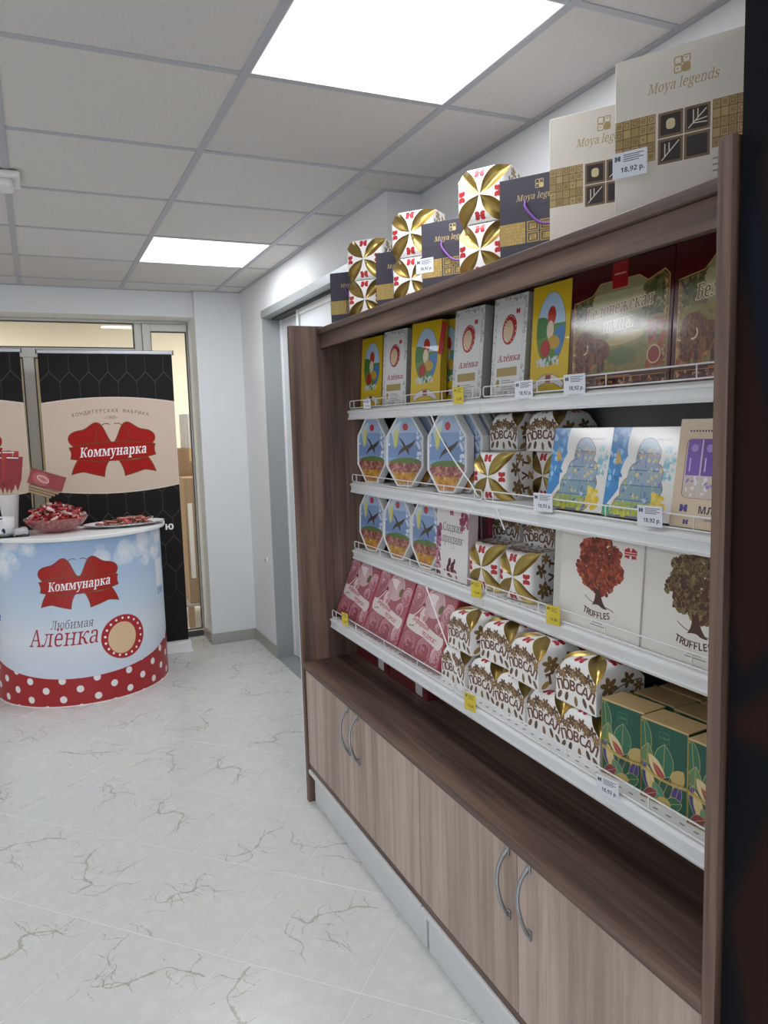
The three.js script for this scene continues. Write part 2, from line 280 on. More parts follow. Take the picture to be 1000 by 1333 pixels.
const lampLabels = ['lit square ceiling panel above the tall cream boxes', 'lit square ceiling panel nearer the glazed partition and white column', 'lit square ceiling panel over the dark cabinet', 'lit square ceiling panel over the open floor, level with the cream boxes', 'lit square ceiling panel over the open floor by the promo counter', 'lit square ceiling panel over the open floor by the rear wall'];
lightCells.forEach(([j, i], k) => ceilingLight(GX + CELL * (j + 0.5), GZ - CELL * (i + 0.5), ROOM.h + 0.001, lampLabels[k], panelGlow, PANEL_COLOR, PANEL_LIGHT));
ceilingLight(1.5, -6.4, 2.56, 'lit square ceiling panel in the store room behind the glass', storeGlow, STORE_COLOR, STORE_LIGHT);
ceilingLight(-0.9, -6.75, 2.56, 'added unseen ceiling panel brightening the store room behind the frosted panes', storeGlow, STORE_COLOR, STORE_LIGHT);  // extra unseen lamp, added to brighten the store room wall
{
  const s = thing('ceiling_sensor', 'white rounded detector fixed under a ceiling grid bar', 'sensor'); s.position.set(-0.085, ROOM.h, -3.15);
  part('base_plate', metreUV(new RoundedBoxGeometry(0.2, 0.022, 0.17, 2, 0.01)).translate(0, -0.0115, 0), mat.white, s);
  part('cover', metreUV(new RoundedBoxGeometry(0.15, 0.026, 0.12, 2, 0.012)).translate(0, -0.034, 0), mat.white, s); part('lens', new THREE.CylinderGeometry(0.022, 0.018, 0.01, 20).translate(0, -0.051, 0), mat.greyCard, s);
}
{
  const s = thing('wall_socket_cover', 'small white oval cover plate on the wall beside the sliding door', 'socket'); s.position.set(BUMP_X, 0.63, -4.93);
  const sh = new THREE.Shape(); sh.absellipse(0, 0, 0.036, 0.036, 0, 7, false); part('plate', new THREE.ExtrudeGeometry(sh, { depth: 0.006, bevelEnabled: true, bevelSize: 0.002, bevelThickness: 0.002, bevelSegments: 2, curveSegments: 24 }).rotateY(-Math.PI / 2), mat.white, s);
  part('button', new THREE.CylinderGeometry(0.012, 0.012, 0.004, 18).rotateZ(Math.PI / 2).translate(-0.009, 0, 0), mat.greyCard, s);
}

// ---------------------------------------------------------------- wooden display shelving
const ZF = -2.815, ZN = -0.818;
{
  const s = thing('shelving_frame', 'dark walnut shelving carcass with side panels and overhead fascia', 'shelving');
  part('side_panel', wood(0.897, 1.47, 0, 1.893, ZF - 0.025, ZF, 'y', 0.13), mat.darkWood, s);
  part('side_panel', wood(0.897, 1.47, 0, 1.893, ZN, ZN + 0.025, 'y', 0.51), mat.darkWood, s);
  part('edge_strip', span(0.9, 1.46, 0.0, 1.89, ZF - 0.043, ZF - 0.0255, 0.001), mat.white, s, 'white board against the outer side');
  part('top_board', wood(1.006, 1.47, 1.861, 1.883, ZF, ZN, 'z', 0.3, 0.002), mat.darkWood, s);
  part('fascia', wood(1.018, 1.036, 1.808, 1.8605, ZF, ZN, 'z', 0.77, 0.002), mat.darkWood, s);
  part('back_panel', span(1.456, 1.47, 0.588, 1.861, ZF, ZN), mat.backPanel, s);
  part('upright', span(1.432, 1.455, 0.588, 1.86, -1.832, -1.802, 0.002), mat.greyCard, s, 'slotted grey upright');
}
for (const [k, za, zb] of [[0, ZF + 0.0008, -1.8285], [1, -1.8275, ZN - 0.0008]]) {
  const c = thing('base_cabinet', k ? 'pale wood two-door base cabinet below the green boxes' : 'pale wood two-door base cabinet at the walnut end panel by the wall door', 'cabinet', 'base cabinets');
  part('body', merged([span(0.925, 1.46, 0.146, 0.166, za, zb), span(0.925, 1.46, 0.166, 0.5585, za, za + 0.016), span(0.925, 1.46, 0.166, 0.5585, zb - 0.016, zb), span(1.444, 1.46, 0.166, 0.5585, za + 0.016, zb - 0.016)]), mat.darkWood, c);
  part('bottom_rail', wood(0.906, 0.925, 0.143, 0.1635, za, zb, 'z', 0.2), mat.darkWood, c);
  const cuts = k ? [za + 0.0015, -1.3445, zb - 0.001] : [za + 0.002, -2.3235, zb - 0.0015];
  for (let q = 0; q < 2; q++) {
    const a = cuts[q] + (q ? 0.0015 : 0), b = cuts[q + 1] - (q ? 0 : 0.0015), door = part('door', wood(0.905, 0.923, 0.165, 0.558, a, b, 'y', 0.21 + k * 0.4 + q * 0.17, 0.0012), mat.lightWood, c);
    const z = q ? a + (k ? 0.048 : 0.05) : b - 0.03, pts = [];
    for (let t = 0; t <= 12; t++) { const u = t / 12; pts.push([0.904 - 0.031 * Math.sin(Math.PI * u) ** 0.8, 0.385 + 0.165 * u, z + 0.006 * Math.sin(Math.PI * 2 * u)]); }
    const h = tube(pts, 0.0048, 28, false, 8, 'catmullrom', 0.5); h.scale(1, 1, 1); const foot = (y) => span(0.899, 0.906, y - 0.012, y + 0.012, z - 0.0065, z + 0.0065, 0.003);
    part('handle', merged([h, foot(0.39), foot(0.545)]), mat.handle, door, 'curved grey metal pull');
  }
  const p = part('plinth', span(0.92, 0.934, 0, 0.1245, za + 0.012, zb - (k ? 0 : 0.002), 0.001), mat.plinth, c, 'white metal kick plate');
  part('plinth_lip', merged([span(0.898, 0.934, 0.1245, 0.1425, za + 0.004, zb - 0.001, 0.004), span(0.915, 0.92, 0.1, 0.1245, za + 0.012, zb - 0.002, 0.001)]), mat.plinth, p);
}
solo('worktop', wood(0.896, 1.455, 0.5595, 0.586, ZF + 0.0005, ZN - 0.0005, 'z', 0.42, 0.0015), mat.darkWood, 'long dark walnut worktop over the base cabinets', 'worktop');

// metal shelves with white price rail and wire guard
const LV = [1.573, 1.286, 1.018, 0.75], SX = [1.13, 1.13, 1.13, 1.024];
const levelName = ['top', 'second', 'third', 'lowest'];
function makeShelf(level, k) {
  const y = LV[level], X = SX[level], za = k ? -1.8265 : ZF + 0.002, zb = k ? ZN - 0.002 : -1.8285;
  const s = thing('metal_shelf', `white ${levelName[level]} metal shelf with wire guard, ${k ? 'half beside the black cabinet' : 'half nearer the sliding door'}`, 'shelf', 'white metal shelves');
  part('plate', span(X + 0.006, 1.431, y - 0.026, y, za, zb, 0.0015), mat.whiteMetal, s);
  const pr = new THREE.Shape(); for (const [i, [a, b]] of [[0, -0.038], [-0.006, -0.039], [-0.008, -0.033], [-0.0035, -0.0305], [-0.0035, -0.0135], [-0.0085, -0.011], [-0.0085, -0.006], [-0.003, -0.003], [0.006, 0.0015], [0.006, -0.03]].entries()) i ? pr.lineTo(a, b) : pr.moveTo(a, b);
  const g = new THREE.ExtrudeGeometry(pr, { depth: zb - za, bevelEnabled: false }); g.translate(X, y, za); part('price_rail', g, mat.whiteMetal, s);
  const w = [], a = za + 0.006, b = zb - 0.006, x = X + 0.001, lo = y + 0.006, hi = y + 0.033, r = 0.006;
  w.push(tube([[x, lo, a + r], [x, lo + r * 0.3, a + r * 0.3], [x, lo + r, a], [x, hi - r, a], [x, hi - r * 0.3, a + r * 0.3], [x, hi, a + r], [x, hi, b - r], [x, hi - r * 0.3, b - r * 0.3], [x, hi - r, b], [x, lo + r, b], [x, lo + r * 0.3, b - r * 0.3], [x, lo, b - r]], 0.0019, 120, true, 6, 'catmullrom', 0.05));
  for (const z of [a + 0.042, a + 0.25, a + 0.5, a + 0.75, b - 0.042]) w.push(tube([[x, lo, z], [x, hi, z]], 0.0016, 1, false, 6));
  part('wire_guard', merged(w), mat.wire, s);
  const sl = []; for (let z = za + 0.03; z < zb - 0.02; z += 0.034) sl.push(span(X + 0.022, X + 0.026, y - 0.0004, y + 0.0002, z, z + 0.012)); part('slot_row', merged(sl), mat.slotGrey, s).userData.kind = 'stuff';
  return s;
}
for (let l = 0; l < 4; l++) for (let k = 0; k < 2; k++) makeShelf(l, k);
// loose white cables hanging between the shelves
for (const [pts, X, label] of [[[[560, 537], [572, 566], [592, 600], [612, 628], [622, 646]], 1.119, 'thin white cable sagging between the top and second shelf'], [[[645, 660], [650, 672], [657, 690]], 1.121, 'short white cable end hanging under the second shelf'], [[[555, 764], [570, 806], [588, 855], [603, 898]], 1.012, 'thin white cable slanting across the pink boxes to the lowest shelf']])
  solo('cable', tube(pts.map(([a, b]) => { const p = onX(a, b, X); return [p.x, p.y, p.z]; }), 0.0022, 24, false, 6, 'catmullrom', 0.5), mat.cable, label, 'cable');

// tall dark cabinet next to the shelving
{
  const tex = canvas(512, 1400, (x, w, h) => {
    x.fillStyle = '#0f1116'; x.fillRect(0, 0, w, h);
    const blob = (pts, c) => { x.fillStyle = c; x.beginPath(); pts.forEach(([a, b], i) => (i ? x.lineTo(a * w, b * h) : x.moveTo(a * w, b * h))); x.closePath(); x.fill(); };
    x.filter = 'blur(7px)';
    blob([[0.02, 0.2], [0.05, 0.17], [0.16, 0.46], [0.12, 0.5]], '#151a26'); blob([[0.05, 0.16], [0.3, 0.12], [0.4, 0.5], [0.17, 0.46]], '#2a1b18'); blob([[0.0, 0.22], [0.1, 0.34], [0.13, 0.47], [0.03, 0.5], [0, 0.46]], '#2b1711');
    blob([[0, 0.53], [0.12, 0.5], [0.3, 0.52], [0.3, 0.545], [0.02, 0.545]], '#2c1812'); blob([[0.02, 0.67], [0.13, 0.58], [0.3, 0.54], [0.3, 0.76], [0.12, 0.8], [0.02, 0.69]], '#2a1812'); blob([[0.4, 0.1], [0.9, 0.3], [0.8, 0.6], [0.45, 0.5]], '#231612'); blob([[0.01, 0.86], [0.1, 0.84], [0.06, 0.95], [0, 0.97]], '#1f1511');
    x.filter = 'none';
  });
  const c = thing('dark_cabinet', 'tall black cabinet with dark brown print next to the shelving', 'cabinet'); const X = 0.907, za = -0.789, zb = -0.2;
  part('body', span(X + 0.004, 1.45, 0.06, 2.2, za, zb, 0.004), mat.black, c);
  const face = new THREE.BoxGeometry(0.003, 2.13, zb - za - 0.004).translate(X + 0.0025, 1.13, (za + zb) / 2); part('printed_front', face, [M(0x15171c, 0.4), printed(tex, 0.75, { specularIntensity: 0.25 }), M(0x15171c, 0.4), M(0x15171c, 0.4), M(0x15171c, 0.4), M(0x15171c, 0.4)], c);
  part('base', span(X + 0.03, 1.43, 0, 0.06, za + 0.02, zb - 0.02), mat.black, c);
}

// ---------------------------------------------------------------- prints
const F = { serifI: (s, b = 'bold') => `italic ${b} ${s}px serif`, sans: (s, b = '') => `${b} ${s}px sans-serif` };
function path(x, pts, cx, cy, s) { // [x,y] line, [cx,cy,x,y] quadratic, six numbers cubic
  x.beginPath(); pts.forEach((p, i) => { const q = p.map((v, k) => (k % 2 ? cy : cx) + v * s); if (!i) x.moveTo(...q); else if (q.length === 2) x.lineTo(...q); else if (q.length === 4) x.quadraticCurveTo(...q); else x.bezierCurveTo(...q); }); x.closePath();
}
function bow(x, cx, cy, s, text, fill = '#ab1b14', edge = '#7a4a22') {
  x.lineJoin = 'round'; x.lineWidth = Math.max(0.6, s * 0.018);
  for (const m of [-1, 1]) {
    const f = (pts) => pts.map((p) => p.map((v, k) => (k % 2 ? v : v * m)));
    x.fillStyle = fill; x.strokeStyle = edge;
    path(x, f([[0, -0.1], [0.13, -0.2, 0.16, -0.52, 0.3, -0.6], [0.44, -0.66, 0.5, -0.5, 0.68, -0.44], [0.86, -0.42, 1.02, -0.36, 1.0, -0.2], [0.98, -0.12, 0.93, -0.08, 0.88, -0.05], [0.5, -0.17, 0, -0.1]]), cx, cy, s); x.fill(); x.stroke();
    path(x, f([[0.1, 0.3], [0.3, 0.34, 0.7, 0.32, 0.78, 0.22], [0.92, 0.4, 0.98, 0.62], [0.78, 0.56, 0.68, 0.57], [0.55, 0.62, 0.24, 0.7], [0.22, 0.45, 0.1, 0.3]]), cx, cy, s); x.fill(); x.stroke();
    x.beginPath(); x.ellipse(cx + m * 0.2 * s, cy - 0.34 * s, 0.16 * s, 0.27 * s, m * -0.5, m > 0 ? 4.6 : 0.2, m > 0 ? 9.2 : 4.9); x.strokeStyle = edge; x.stroke();
  }
  x.fillStyle = fill; x.strokeStyle = edge;
  path(x, [[-1.0, -0.02], [-0.5, -0.16, 0.5, -0.18, 1.0, -0.06], [0.94, 0.06, 1.0, 0.2], [0.5, 0.34, -0.5, 0.36, -0.98, 0.24], [-0.92, 0.1, -1.0, -0.02]], cx, cy, s); x.fill(); x.stroke();
  if (text) { x.save(); x.translate(cx, cy + 0.19 * s); x.rotate(-0.035); x.fillStyle = '#fff'; x.font = F.serifI(s * 0.33); x.textAlign = 'center'; x.fillText(text, 0, 0, s * 1.56); x.restore(); }
}
function smallBow(x, cx, cy, s, c = '#b3262a') { x.fillStyle = c; for (const m of [-1, 1]) for (const v of [-1, 1]) { x.beginPath(); x.ellipse(cx + m * s * 0.5, cy + v * s * 0.42, s * 0.46, s * 0.36, m * v * 0.5, 0, 7); x.fill(); } x.fillRect(cx - s * 0.9, cy - s * 0.16, s * 1.8, s * 0.32); }
function flower(x, cx, cy, s, c, n = 6) { x.fillStyle = c; for (let k = 0; k < n; k++) { const a = k * 6.283 / n + cx; x.beginPath(); x.ellipse(cx + Math.cos(a) * s * 0.55, cy + Math.sin(a) * s * 0.55, s * 0.48, s * 0.26, a, 0, 7); x.fill(); } }
function arcText(x, str, cx, cy, r, step, font, fill, up = 1) { x.font = font; x.fillStyle = fill; x.textAlign = 'center'; [...str].forEach((ch, i) => { const a = (i - (str.length - 1) / 2) * step; x.save(); x.translate(cx + Math.sin(a) * r, cy - up * Math.cos(a) * r); x.rotate(up * a); x.fillText(ch, 0, 0); x.restore(); }); }
const speckle = (x, w, h, n, cols, s0, s1, seed, area = [0, 0, 1, 1]) => { const r = rng(seed); for (let k = 0; k < n; k++) { x.fillStyle = cols[(r() * cols.length) | 0]; x.beginPath(); x.ellipse((area[0] + r() * area[2]) * w, (area[1] + r() * area[3]) * h, s0 + r() * s1, s0 + r() * s1 * 0.7, r() * 6, 0, 7); x.fill(); } };
function rr(x, a, b, w, h, r, fill, stroke, lw) { x.beginPath(); x.roundRect(a, b, w, h, r); if (fill) { x.fillStyle = fill; x.fill(); } if (stroke) { x.strokeStyle = stroke; x.lineWidth = lw; x.stroke(); } }

// cream box and dark bag share their emblem and tile pattern
function fourTiles(x, cx, cy, s, c, bg) { for (const [a, b] of [[-1, -1], [0, -1], [-1, 0], [0, 0]]) rr(x, cx + a * s + s * 0.06, cy + b * s + s * 0.06, s * 0.88, s * 0.88, s * 0.18, a === 0 && b === 0 ? c : bg, c, s * 0.14); x.fillStyle = c; x.fillRect(cx - s * 0.7, cy + s * 0.4, s * 0.3, s * 0.12); x.fillRect(cx + s * 0.3, cy - s * 0.7, s * 0.4, s * 0.12); }
function goldGrid(x, a, b, w, h, n, m, seed, base = '#a98f5e', line = '#7d6740') {
  const r = rng(seed), cw = w / n, ch = h / m; x.fillStyle = line; x.fillRect(a, b, w, h);
  for (let i = 0; i < n; i++) for (let j = 0; j < m; j++) { const px = a + i * cw, py = b + j * ch; rr(x, px + cw * 0.06, py + ch * 0.06, cw * 0.88, ch * 0.88, cw * 0.1, r() < 0.5 ? base : '#b99f6d'); if (r() < 0.65) rr(x, px + cw * 0.26, py + ch * 0.26, cw * 0.46, ch * 0.46, cw * 0.1, null, line, cw * 0.09); if (r() < 0.4) { x.fillStyle = line; x.fillRect(px + cw * 0.4, py + ch * 0.4, cw * 0.2, ch * 0.2); } }
}
function candyTiles(x, a, b, s) {
  const k = s / 2 - 2; [[0, 0], [1, 0], [0, 1], [1, 1]].forEach(([i, j], q) => {
    const px = a + i * (k + 5), py = b + j * (k + 5); rr(x, px, py, k, k, 4, '#7c6547'); rr(x, px + k * 0.1, py + k * 0.1, k * 0.8, k * 0.8, 6, '#352c2e'); x.strokeStyle = '#e8dfc8'; x.lineWidth = k * 0.045; x.beginPath();
    if (q === 0) rr(x, px + k * 0.32, py + k * 0.28, k * 0.36, k * 0.42, k * 0.14, '#d8c99c');
    if (q === 1) { x.moveTo(px + k * 0.15, py + k * 0.85); x.lineTo(px + k * 0.85, py + k * 0.2); x.moveTo(px + k * 0.35, py + k * 0.66); x.lineTo(px + k * 0.35, py + k * 0.15); x.moveTo(px + k * 0.52, py + k * 0.5); x.lineTo(px + k * 0.52, py + k * 0.15); x.moveTo(px + k * 0.45, py + k * 0.6); x.lineTo(px + k * 0.88, py + k * 0.55); x.moveTo(px + k * 0.35, py + k * 0.68); x.lineTo(px + k * 0.88, py + k * 0.72); x.stroke(); }
    if (q === 2) { x.moveTo(px + k * 0.15, py + k * 0.85); x.lineTo(px + k * 0.85, py + k * 0.15); x.moveTo(px + k * 0.28, py + k * 0.7); x.lineTo(px + k * 0.28, py + k * 0.2); x.moveTo(px + k * 0.45, py + k * 0.54); x.lineTo(px + k * 0.45, py + k * 0.18); x.stroke(); }
  });
}
const tx = {};
tx.creamBox = canvas(606, 720, (x, w, h) => {
  x.fillStyle = '#e2dbce'; x.fillRect(0, 0, w, h); fourTiles(x, 303, 84, 36, '#b39a6c', '#e2dbce');
  x.fillStyle = '#b0966a'; x.font = F.serifI(60, ''); x.textAlign = 'center'; x.fillText('Moya legends', 305, 182, 310);
  goldGrid(x, 0, 272, 188, 205, 5, 5, 4); goldGrid(x, 436, 272, 170, 205, 5, 5, 9); candyTiles(x, 200, 276, 226);
  x.fillStyle = '#9a8f7c'; for (const [k, l] of [150, 110, 130].entries()) x.fillRect(440, 520 + k * 26, l, 7);
});
tx.bag = canvas(512, 512, (x, w, h) => {
  x.fillStyle = '#3e3a45'; x.fillRect(0, 0, w, h); x.fillStyle = '#343039'; x.fillRect(0, 176, w, 7);
  fourTiles(x, 256, 56, 26, '#c9b277', '#3e3a45'); x.fillStyle = '#c9b277'; x.font = F.serifI(50, ''); x.textAlign = 'center'; x.fillText('Moya legends', 256, 142, 300);
  goldGrid(x, 0, 268, 165, 130, 9, 7, 12, '#bfa25a', '#8a723a'); goldGrid(x, 345, 268, 167, 130, 6, 5, 13, '#bfa25a', '#8a723a');
  for (let i = 0; i < 4; i++) { const a = 174 + (i % 2) * 84, b = 268 + (i >> 1) * 66; rr(x, a, b, 78, 62, 3, '#a98f55'); rr(x, a + 9, b + 8, 60, 46, 3, '#4a3f33'); goldGrid(x, a + 16, b + 13, 46, 36, 3, 3, 20 + i, '#c9ad62', '#5c4a2b'); }
});
tx.petalA = petalPrint(1); tx.petalB = petalPrint(2);
function petalPrint(v) { // strip: the lower 64 % is the upright side, the rest runs over to the middle of the lid
  return canvas(400, 540, (x, w, h) => {
    x.fillStyle = '#efede9'; x.fillRect(0, 0, w, h);
    smallBow(x, 200, 168, 44, '#b42b30');
    const br = ['#6f5132', '#86673c', '#5d4029', '#947541'];
    if (v === 1) {
      for (let k = 0; k < 8; k++) flower(x, 30 + k * 49, 318 - Math.sin(k / 7 * 3.14) * 40 + (k % 2) * 26, 44, br[k % 4], 5 + k % 3);
      x.strokeStyle = '#6f5132'; x.lineWidth = 5; for (let k = 0; k < 9; k++) { x.beginPath(); x.arc(25 + k * 44, 352 - Math.sin(k / 8 * 3.14) * 30, 16, k, k + 3.4); x.stroke(); }
      arcText(x, 'ПОВСАЛ', 200, 930, 500, 0.118, F.sans(112, 'bold'), '#6b4029'); for (const [a, c] of [[40, 492], [110, 486], [205, 496], [290, 480], [360, 500]]) { x.fillStyle = br[a % 4]; x.beginPath(); x.ellipse(a, c, 17, 36, 0.7 - a / 250, 0, 7); x.fill(); }
    } else {
      flower(x, 105, 345, 72, '#84693f', 6); flower(x, 262, 318, 60, '#6c5534', 5); flower(x, 352, 372, 44, '#947541', 6); x.strokeStyle = '#6f5a38'; x.lineWidth = 8; x.beginPath(); x.moveTo(60, 440); x.quadraticCurveTo(200, 320, 380, 330); x.stroke();
      arcText(x, 'ТУТ', 200, 1150, 660, 0.15, F.sans(128, 'bold'), '#62402b'); for (const [a, c] of [[60, 500], [200, 512], [335, 490]]) { x.fillStyle = '#a3854a'; x.beginPath(); x.ellipse(a, c, 22, 40, 0.9, 0, 7); x.fill(); }
    }
  });
}
const stampBorder = (x, w, h, b, c, seed) => { const r = rng(seed); x.strokeStyle = c; x.lineWidth = 3; for (let k = 0; k < 90; k++) { const s = k % 4, t = r(); const px = s < 2 ? t * w : s === 2 ? b * (0.2 + r() * 0.6) : w - b * (0.2 + r() * 0.6), py = s === 0 ? b * (0.2 + r() * 0.6) : s === 1 ? h - b * (0.2 + r() * 0.6) : t * h; x.beginPath(); x.arc(px, py, 4 + r() * 6, r() * 6, r() * 6 + 3); x.stroke(); } };
tx.whitePack = canvas(280, 512, (x, w, h) => {
  x.fillStyle = '#e9e8e6'; x.fillRect(0, 0, w, h); stampBorder(x, w, h, 34, '#8b8887', 31); rr(x, 30, 52, w - 60, h - 82, 4, '#eeedeb', '#c9c6c1', 2); smallBow(x, 205, 84, 16);
  x.save(); x.translate(140, 170); x.rotate(0.12); x.fillStyle = '#b5292d'; x.beginPath(); x.ellipse(0, 0, 60, 76, 0, 0, 7); x.fill(); x.fillStyle = '#e3c9a6'; x.beginPath(); x.ellipse(-8, 8, 40, 56, 0, 0, 7); x.fill(); x.restore();
  x.fillStyle = '#fff'; const r = rng(2); for (let k = 0; k < 20; k++) { const a = r() * 6.28; x.beginPath(); x.arc(143 + Math.cos(a) * 50, 168 + Math.sin(a) * 66, 3.2, 0, 7); x.fill(); }
  x.fillStyle = '#a8262b'; x.font = F.serifI(48); x.textAlign = 'center'; x.fillText('Алёнка', 146, 330, 190);
  x.fillStyle = '#b59c5c'; x.fillRect(50, 362, 170, 44); x.fillStyle = '#b08a34'; x.beginPath(); x.ellipse(64, 440, 14, 20, 0, 0, 7); x.fill(); x.fillStyle = '#9d9a96'; for (let k = 0; k < 5; k++) x.fillRect(96, 426 + k * 11, 80 + (k * 37) % 50, 4);
});
tx.yellowPack = canvas(280, 512, (x, w, h) => {
  x.fillStyle = '#e3c01f'; x.fillRect(0, 0, w, h); x.save(); x.beginPath(); x.ellipse(145, 210, 104, 168, 0, 0, 7); x.fillStyle = '#e9e4d4'; x.fill(); x.strokeStyle = '#6f5a2c'; x.lineWidth = 5; x.stroke(); x.clip();
  x.fillStyle = '#b9d3ea'; x.fillRect(0, 30, w, 170); x.fillStyle = '#5f8f3e'; x.fillRect(0, 190, w, 210); x.fillStyle = '#3f7a35'; x.beginPath(); x.ellipse(70, 200, 70, 50, 0, 0, 7); x.fill(); x.fillStyle = '#4a84bd'; x.beginPath(); x.ellipse(215, 270, 50, 70, 0, 0, 7); x.fill();
  x.fillStyle = '#c23a2a'; x.beginPath(); x.ellipse(148, 150, 30, 44, 0, 0, 7); x.fill(); x.fillStyle = '#e8d4b5'; x.beginPath(); x.ellipse(140, 215, 26, 44, 0, 0, 7); x.fill(); x.fillStyle = '#c9a13a'; x.beginPath(); x.ellipse(170, 275, 44, 32, 0.2, 0, 7); x.fill(); x.fillStyle = '#b22b2a'; x.beginPath(); x.ellipse(110, 300, 36, 40, 0, 0, 7); x.fill(); x.restore();
  speckle(x, w, h, 26, ['#dfe3e6', '#cfd6de'], 6, 9, 5, [0.2, 0.66, 0.6, 0.08]);
  x.fillStyle = '#e7e4de'; x.beginPath(); x.moveTo(22, 470); x.quadraticCurveTo(140, 370, 258, 470); x.lineTo(240, 492); x.quadraticCurveTo(140, 430, 40, 492); x.closePath(); x.fill(); x.strokeStyle = '#7a6a45'; x.lineWidth = 3; x.stroke(); x.fillStyle = '#a43a2c'; x.fillRect(120, 424, 40, 34); x.fillStyle = '#5f8f3e'; x.fillRect(0, 498, w, 14);
});
tx.bison = canvas(760, 640, (x, w, h) => {
  x.fillStyle = '#4a0f11'; x.fillRect(0, 0, w, h); const frame = [[30, 170], [180, 150], [240, 95], [330, 95], [330, 135], [450, 135], [450, 95], [530, 95], [590, 130], [700, 95], [735, 125], [735, 560], [30, 560]];
  path(x, frame, 0, 0, 1); x.save(); x.clip();
  x.fillStyle = '#8a855c'; x.fillRect(0, 60, w, 240); x.fillStyle = '#a9a276'; x.fillRect(180, 150, 420, 90);
  speckle(x, w, h, 130, ['#4c4a26', '#5d5a2e', '#3c3a20', '#6f6a38'], 8, 20, 71, [0, 0.14, 0.24, 0.34]); speckle(x, w, h, 110, ['#4c4a26', '#5d5a2e', '#3c3a20'], 8, 20, 72, [0.76, 0.14, 0.24, 0.34]);
  x.fillStyle = '#84783a'; x.fillRect(0, 300, w, 280); speckle(x, w, h, 260, ['#76702f', '#8c7d3a', '#6d6530', '#96853f'], 4, 12, 7, [0, 0.47, 1, 0.43]); x.fillStyle = '#5f6a34'; x.beginPath(); x.ellipse(420, 480, 110, 46, 0, 0, 7); x.fill(); x.fillStyle = '#b09c52'; x.beginPath(); x.ellipse(430, 390, 150, 30, -0.1, 0, 7); x.fill(); speckle(x, w, h, 70, ['#b2602a', '#94481e', '#c47a36'], 6, 18, 17, [0, 0.7, 0.3, 0.18]); speckle(x, w, h, 50, ['#a3401e', '#7a2e18'], 6, 20, 18, [0.8, 0.5, 0.16, 0.36]);
  const fur = (cx, cy, rx, ry, seed) => { const r = rng(seed); for (let k = 0; k < 260; k++) { const a = r() * 6.283, q = Math.sqrt(r()); x.strokeStyle = ['#5c301a', '#74401f', '#86502a', '#4a2614'][(r() * 4) | 0]; x.lineWidth = 5 + r() * 5; const px = cx + Math.cos(a) * q * rx, py = cy + Math.sin(a) * q * ry; x.beginPath(); x.moveTo(px, py); x.lineTo(px + (r() - 0.5) * 16, py + 12 + r() * 12); x.stroke(); } };
  x.fillStyle = '#4a2614'; x.fillRect(140, 490, 26, 76); x.fillRect(238, 486, 24, 78); x.fillRect(96, 500, 26, 64); x.fillRect(268, 480, 22, 70); x.fillStyle = '#74401f'; x.beginPath(); x.ellipse(215, 440, 118, 66, 0.05, 0, 7); x.fill(); x.beginPath(); x.ellipse(128, 420, 88, 92, 0, 0, 7); x.fill(); x.fillStyle = '#54290f'; x.beginPath(); x.ellipse(90, 486, 48, 60, 0.1, 0, 7); x.fill(); fur(215, 440, 105, 52, 3); fur(128, 420, 80, 84, 4); fur(90, 480, 40, 50, 5); x.strokeStyle = '#d9c39a'; x.lineWidth = 8; x.beginPath(); x.arc(52, 420, 28, 1.4, 4); x.stroke(); x.beginPath(); x.arc(126, 420, 28, 5.6, 8.1); x.stroke(); fur(520, 320, 30, 18, 8); x.restore();
  for (const [o, lw, c] of [[0, 5, '#c09a62'], [10, 2.5, '#9c7442']]) { x.strokeStyle = c; x.lineWidth = lw; path(x, frame.map(([a, b]) => [a + (a < 380 ? o : -o), b + (b < 380 ? o : -o)]), 0, 0, 1); x.stroke(); }
  speckle(x, w, h, 60, ['#c09a62', '#8a6a3c'], 3, 6, 33, [0.045, 0.3, 0.02, 0.55]); speckle(x, w, h, 60, ['#c09a62', '#8a6a3c'], 3, 6, 34, [0.93, 0.22, 0.02, 0.6]);
  x.fillStyle = '#a11a1c'; x.fillRect(330, 0, 115, 135); x.fillStyle = '#c9a08a'; x.fillRect(346, 60, 84, 8);
  x.save(); x.translate(380, 262); x.rotate(-0.06); x.textAlign = 'center'; x.lineJoin = 'round'; for (const [t, y, z, mx] of [['Беловежская', 0, 92, 500], ['пуща', 82, 92, 220]]) { x.font = F.serifI(z); x.strokeStyle = '#e6d6b4'; x.lineWidth = 7; x.strokeText(t, 0, y, mx); x.fillStyle = '#6b4a2a'; x.fillText(t, 0, y, mx); } x.restore();
  x.strokeStyle = '#c59a66'; x.lineWidth = 4; x.strokeRect(230, 578, 260, 44); x.strokeRect(30, 585, 705, 40); speckle(x, w, h, 70, ['#c59a66', '#8a3a2a'], 4, 8, 3, [0.05, 0.925, 0.9, 0.04]); x.fillStyle = '#8e1d20'; x.beginPath(); x.arc(650, 490, 42, 0, 7); x.fill(); x.strokeStyle = '#d8b987'; x.lineWidth = 7; x.stroke();
});
